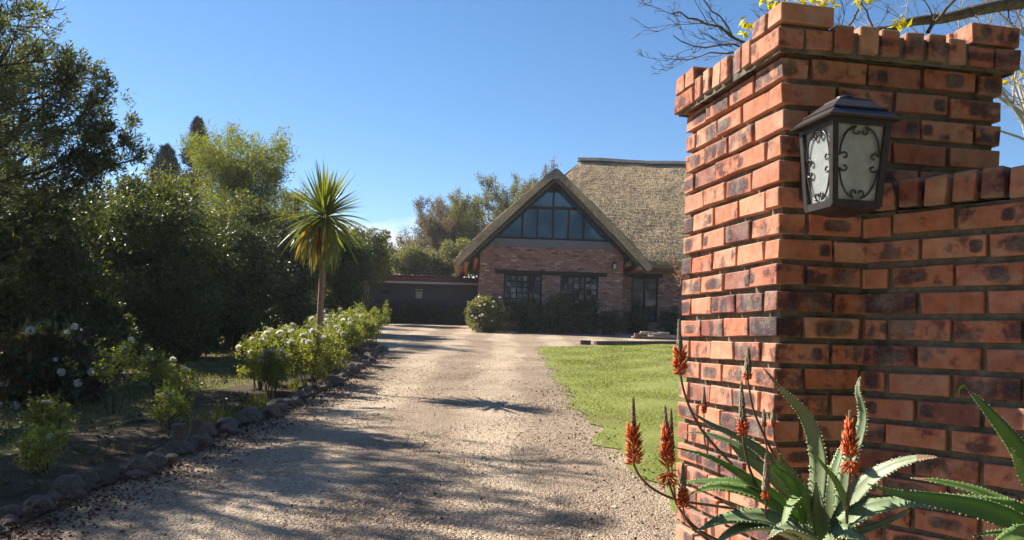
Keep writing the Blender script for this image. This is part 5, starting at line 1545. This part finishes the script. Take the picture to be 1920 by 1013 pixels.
YA = 2.86
al = empty('aloe_plant', (px(1545, 1000, YA).x, YA, g(YA))); tag(al, 'spiky grey green aloe with orange flower spikes in front of the pillar', 'aloe')
bc = px(1545, 1010, YA)
MB().tube([(bc.x, YA, g(YA) - .02), (bc.x + .02, YA + .02, .45), (bc.x, YA, bc.z + .02)], [.05, .045, .04], 9).build('stem', M['bark'], al, None, True)
def PX(pts, YB, YT=None):
    YT = YB if YT is None else YT; n = len(pts)
    return [px(x, y, YB + (YT - YB) * i / (n - 1)) for i, (x, y) in enumerate(pts)]
def W(p, Y=YA): return p * Y / FPX
UPF = (-.25, -.55, .8); CAM = (-.3, -.95, .15); LIT = (-.6, -.6, .5)
LV = [  # pixel path base -> tip, depth at base and tip, width in pixels, facing
    ([(1537, 1010), (1533, 945), (1538, 875), (1527, 813), (1505, 769), (1472, 736), (1431, 689)], 2.80, 2.86, 33, (-.75, -.65, .05)),
    ([(1572, 1010), (1578, 953), (1588, 879), (1610, 824), (1619, 776), (1608, 732), (1613, 706)], 2.84, 2.92, 25, (-.7, -.7, .1)),
    ([(1560, 1010), (1585, 960), (1625, 908), (1668, 878), (1716, 861), (1757, 857)], 2.80, 2.60, 36, (-.6, -.45, .65)),
    ([(1560, 1016), (1585, 985), (1625, 957), (1684, 943), (1725, 945), (1766, 957)], 2.76, 2.55, 40, (-.5, -.5, .7)),
    ([(1560, 1022), (1600, 1000), (1650, 985), (1700, 960), (1702, 957)], 2.78, 2.66, 16, (-.5, -.5, .7)),
    ([(1525, 1005), (1480, 960), (1440, 925), (1400, 899), (1375, 882), (1325, 855), (1262, 838)], 2.82, 2.74, 30, (.2, -.6, .8)),
    ([(1520, 1005), (1480, 950), (1400, 908), (1340, 902), (1288, 905), (1225, 913)], 2.88, 2.95, 20, (.1, -.4, .9)),
    ([(1520, 1010), (1470, 965), (1420, 930), (1356, 914), (1313, 919), (1284, 934)], 2.78, 2.70, 28, (.1, -.5, .85)),
    ([(1515, 1000), (1490, 930), (1440, 860), (1387, 823), (1332, 796), (1294, 770)], 2.92, 3.0, 26, (.3, -.7, .6)),
    ([(1515, 1000), (1470, 920), (1400, 850), (1369, 831), (1325, 814), (1282, 810)], 2.96, 3.05, 24, (.2, -.6, .7)),
    ([(1520, 1000), (1490, 930), (1443, 888), (1395, 855), (1365, 830)], 2.90, 2.96, 30, (-.7, -.4, .6)),
    ([(1535, 1018), (1480, 992), (1420, 972), (1356, 975), (1300, 1000)], 2.70, 2.60, 48, (-.4, -.45, .8)),
    ([(1530, 1025), (1470, 995), (1420, 985), (1370, 1000), (1330, 1030)], 2.68, 2.58, 40, (-.4, -.3, .85)),
    ([(1530, 1010), (1512, 955), (1480, 900), (1455, 862)], 2.82, 2.78, 36, (.3, -.85, .35)),
    ([(1530, 1010), (1500, 950), (1478, 905), (1452, 880), (1440, 850)], 2.78, 2.72, 30, (.5, -.8, .3)),
    ([(1540, 1010), (1520, 960), (1495, 910), (1470, 870), (1462, 850)], 2.86, 2.84, 28, (-.6, -.7, .3)),
    ([(1525, 1020), (1514, 950), (1500, 932), (1482, 950), (1470, 985), (1466, 1000)], 2.74, 2.62, 24, (-.6, -.2, .8)),
    ([(1542, 1030), (1538, 985), (1535, 940), (1530, 900)], 2.72, 2.70, 38, (-.75, -.65, .1)),
    ([(1595, 1020), (1588, 955), (1568, 906), (1546, 876), (1518, 841)], 2.76, 2.66, 15, (.5, -.8, .2)),
    ([(1560, 1020), (1556, 960), (1560, 900), (1575, 850), (1580, 830)], 2.92, 2.96, 26, (-.75, -.65, .05)),
    ([(1545, 1030), (1510, 1000), (1470, 990), (1440, 1010)], 2.66, 2.56, 36, (-.4, -.4, .8)),
    ([(1550, 1030), (1575, 1000), (1600, 1005), (1640, 1020)], 2.66, 2.55, 34, (-.4, -.4, .8)),
    ([(1550, 1020), (1545, 980), (1520, 940), (1508, 900)], 2.90, 2.94, 28, (.4, -.8, .3)),
]
for i, (pts, yb, yt_, w, fc) in enumerate(LV): aloe_leaf(al, PX(pts, yb, yt_), W(w * 1.08), fc, mt='greenaloe' if i in (5, 6, 7, 13, 14, 16, 18) else 'aloe')

al2 = empty('aloe_plant', (px(1965, 1010, 2.42).x, 2.42, g(2.42))); tag(al2, 'green aloe at the right edge with leaves reaching left along the wall', 'aloe')
b2_ = px(1970, 1020, 2.42)
MB().tube([(b2_.x, 2.42, g(2.42) - .02), (b2_.x - .01, 2.40, .5), (b2_.x, 2.42, b2_.z + .02)], [.05, .045, .04], 9).build('stem', M['bark'], al2, None, True)
LR = [
    ([(1985, 1010), (1960, 935), (1920, 866), (1885, 815), (1843, 763), (1812, 728)], 2.44, 2.52, 44, (.3, -.9, .25)),
    ([(1812, 728), (1806, 724), (1799, 729), (1798, 738), (1802, 746)], 2.52, 2.52, 4, (.3, -.9, .25)),
    ([(1975, 1025), (1925, 995), (1885, 975), (1827, 955), (1747, 939), (1684, 927), (1626, 907)], 2.34, 2.30, 42, (.1, -.75, .6)),
    ([(1975, 1010), (1920, 966), (1875, 950), (1795, 936), (1725, 926)], 2.42, 2.44, 34, (.1, -.7, .7)),
    ([(1975, 1000), (1920, 962), (1875, 942), (1827, 921), (1763, 904), (1706, 896)], 2.50, 2.56, 34, (.1, -.5, .8)),
    ([(1985, 1030), (1930, 1010), (1875, 1000), (1821, 1005)], 2.30, 2.26, 18, (-.2, -.6, .7)),
    ([(1975, 1010), (1950, 940), (1915, 880), (1896, 838)], 2.36, 2.34, 22, (-.7, -.6, .3)),
    ([(1985, 1030), (1940, 1010), (1900, 1005), (1850, 1030)], 2.26, 2.2, 40, (-.2, -.6, .7)),
    ([(1990, 1010), (2000, 930), (2030, 850), (2060, 800)], 2.42, 2.42, 40, (-.6, -.7, .2)),
    ([(1990, 1010), (2030, 960), (2090, 930), (2150, 930)], 2.40, 2.34, 40, (-.4, -.5, .7)),
]
for i, (pts, yb, yt_, w, fc) in enumerate(LR): aloe_leaf(al2, PX(pts, yb, yt_), W(w * 1.2, 2.4), fc, teeth=(i != 1), mt='greenaloe')

# small plants at the very foot of the wall
def floret_arrays(P, D, L, W_):
    """slim four-sided tubular florets"""
    n = len(P); S1 = unit(np.cross(D, rand_dirs(n))); S2 = np.cross(D, S1)
    L = L.reshape(-1, 1); W_ = W_.reshape(-1, 1)
    m = P + D * L * .55
    V = np.stack([P, m + S1 * W_, m + S2 * W_, m - S1 * W_, m - S2 * W_, P + D * L], 1).reshape(-1, 3)
    b = np.arange(n)[:, None, None] * 6
    F = (b + np.array([[0, 2, 1], [0, 3, 2], [0, 4, 3], [0, 1, 4], [1, 2, 5], [2, 3, 5], [3, 4, 5], [4, 1, 5]])[None]).reshape(-1, 3)
    return V, F
def spike(parent, tip, base, wid, open_, stem, Y0, Y1, seed, rs=.0045):
    """flower stalk: stem pixels from the ground end to the flower base, raceme from base to tip; open_ = share of the raceme in open orange florets"""
    rn = np.random.default_rng(seed)
    pts = PX(stem + [base], Y0, Y1)
    C = catmull(pts, 4 * len(pts))
    st = MB().tube(C, [rs * (1.15 - .35 * i / len(C)) for i in range(len(C))], 7).build('flower_stalk', M['stalk'], parent, None, True)
    a, b = px(*base, Y1), px(*tip, Y1); ax = b - a; L = ax.length; axn = np.array(ax.normalized())
    MB().tube([a, a.lerp(b, .5), b], [rs * .8, rs * .6, .001], 5).build('flower_axis', M['stalk'], st)
    wid = wid * Y1 / FPX / 2
    n = 230; k = np.arange(n); t = ((k + .5) / n) ** .95
    az = k * 2.39996 + rn.normal(0, .2, n)
    e1 = np.cross(axn, [0.0, 1.0, .2]); e1 = e1 / np.linalg.norm(e1); e2 = np.cross(axn, e1)
    rad = np.cos(az)[:, None] * e1 + np.sin(az)[:, None] * e2
    P = np.array(a)[None] + axn[None] * (t * L * .96)[:, None] + rad * rs * .5
    opened = t + rn.normal(0, .03, n) < open_
    r = wid * np.clip(1 - t, 0, 1) ** .8 * np.where(t < .06, .7, 1.0)
    th = np.radians(66 - 50 * np.clip(t * 1.5, 0, 1) + rn.normal(0, 5, n))
    th = np.where(opened, th, np.radians(13 + 14 * (1 - t)))
    ln = np.where(opened, r / np.sin(th), np.minimum(r * .8 / np.sin(th), .030 * (1.08 - t) ** .7)) + .002
    if open_ > .55: th = np.where(t < .17, np.radians(118 + rn.normal(0, 14, n)), th)
    ln = np.minimum(ln, .040) * rn.uniform(.8, 1.1, n)
    D = unit(axn[None] * np.cos(th)[:, None] + rad * np.sin(th)[:, None])
    wd = np.where(opened, .0034, .0034 * (1.05 - .65 * t)) * min(1, wid / .03 + .35)
    V, F = floret_arrays(P[opened], D[opened], ln[opened], wd[opened])
    if opened.any(): tag(put('florets', np_mesh('florets', V, F, M['floret'], True), st), kind='stuff')
    V, F = floret_arrays(P[~opened], D[~opened], ln[~opened], wd[~opened])
    tag(put('buds', np_mesh('buds', V, F, M['bud'], True), st), kind='stuff')
spike(al, (1187, 742), (1189, 872), 54, .50, [(1500, 985), (1430, 962), (1340, 948), (1270, 937), (1225, 917), (1200, 893)], 2.80, 2.72, 1)
spike(al, (1247, 757), (1254, 905), 62, .66, [(1420, 1035), (1345, 1012), (1300, 985), (1272, 950)], 2.74, 2.70, 2)
spike(al, (1258, 764), (1258, 850), 16, .0, [(1300, 985), (1272, 950), (1262, 900)], 2.78, 2.76, 3, .003)
spike(al, (1281, 866), (1281, 952), 26, .35, [(1330, 1015), (1300, 990), (1284, 968)], 2.72, 2.68, 4, .0035)
spike(al, (1273, 596), (1276, 704), 36, .38, [(1420, 920), (1370, 868), (1320, 812), (1296, 770), (1283, 735)], 2.86, 2.82, 5)
spike(al, (1403, 650), (1402, 712), 19, .12, [(1500, 940), (1455, 860), (1430, 810), (1412, 765)], 2.84, 2.80, 6, .0042)
spike(al, (1390, 712), (1393, 818), 28, .22, [(1470, 990), (1430, 930), (1408, 885), (1397, 845)], 2.80, 2.76, 7, .0045)
spike(al, (1320, 724), (1320, 775), 12, .3, [(1330, 860), (1322, 830), (1320, 800)], 2.9, 2.88, 8, .0025)
spike(al, (1432, 766), (1433, 800), 10, .1, [(1470, 900), (1445, 860), (1436, 830)], 2.84, 2.82, 9, .003)
spike(al, (1449, 766), (1450, 800), 12, .1, [(1480, 900), (1465, 860), (1454, 830)], 2.86, 2.84, 10, .003)
spike(al, (1437, 846), (1436, 938), 20, .12, [(1450, 1020), (1440, 990), (1436, 960)], 2.68, 2.66, 11, .004)
spike(al, (1594, 766), (1595, 880), 46, .72, [(1588, 1020), (1588, 960), (1592, 910)], 2.70, 2.68, 12, .005)

# ------------------------------------------------------------------ unseen leafy screen added behind the viewpoint to dim sky light on the pillar
bh = empty('sky_blocking_screen', (0, -5.4, g(-5.4))); tag(bh, 'unseen leafy screen added behind the viewpoint to block sky light', 'hedge')
nh_ = 1000
C = np.stack([rng.uniform(-14, 27, nh_), rng.uniform(-6.4, -4.4, nh_), rng.uniform(0, 13, nh_)], 1)
clump_leaves('crown', C, rng.uniform(.5, .85, nh_), 70, .30, .18, M['laurel'], bh)
branches('stems', [((x, -5.4, -.3), (x + random.gauss(0, .2), -5.4, 12.0), .14, .02) for x in np.linspace(-13.5, 26.5, 24)], M['darkbark'], bh)

# ------------------------------------------------------------------ thin morning haze
hz_m, nt, out = newmat('thin haze')
vol = N(nt, 'ShaderNodeVolumePrincipled', {'Color': (.80, .88, 1.0, 1), 'Density': .0005, 'Anisotropy': .35})
nt.links.new(vol.outputs[0], out.inputs['Volume'])
hz = MB().box(-520, 520, -75, 930, -1.6, 15.5).build('haze', hz_m)
tag(hz, 'thin pale haze in the air over the garden', 'haze', kind='stuff')
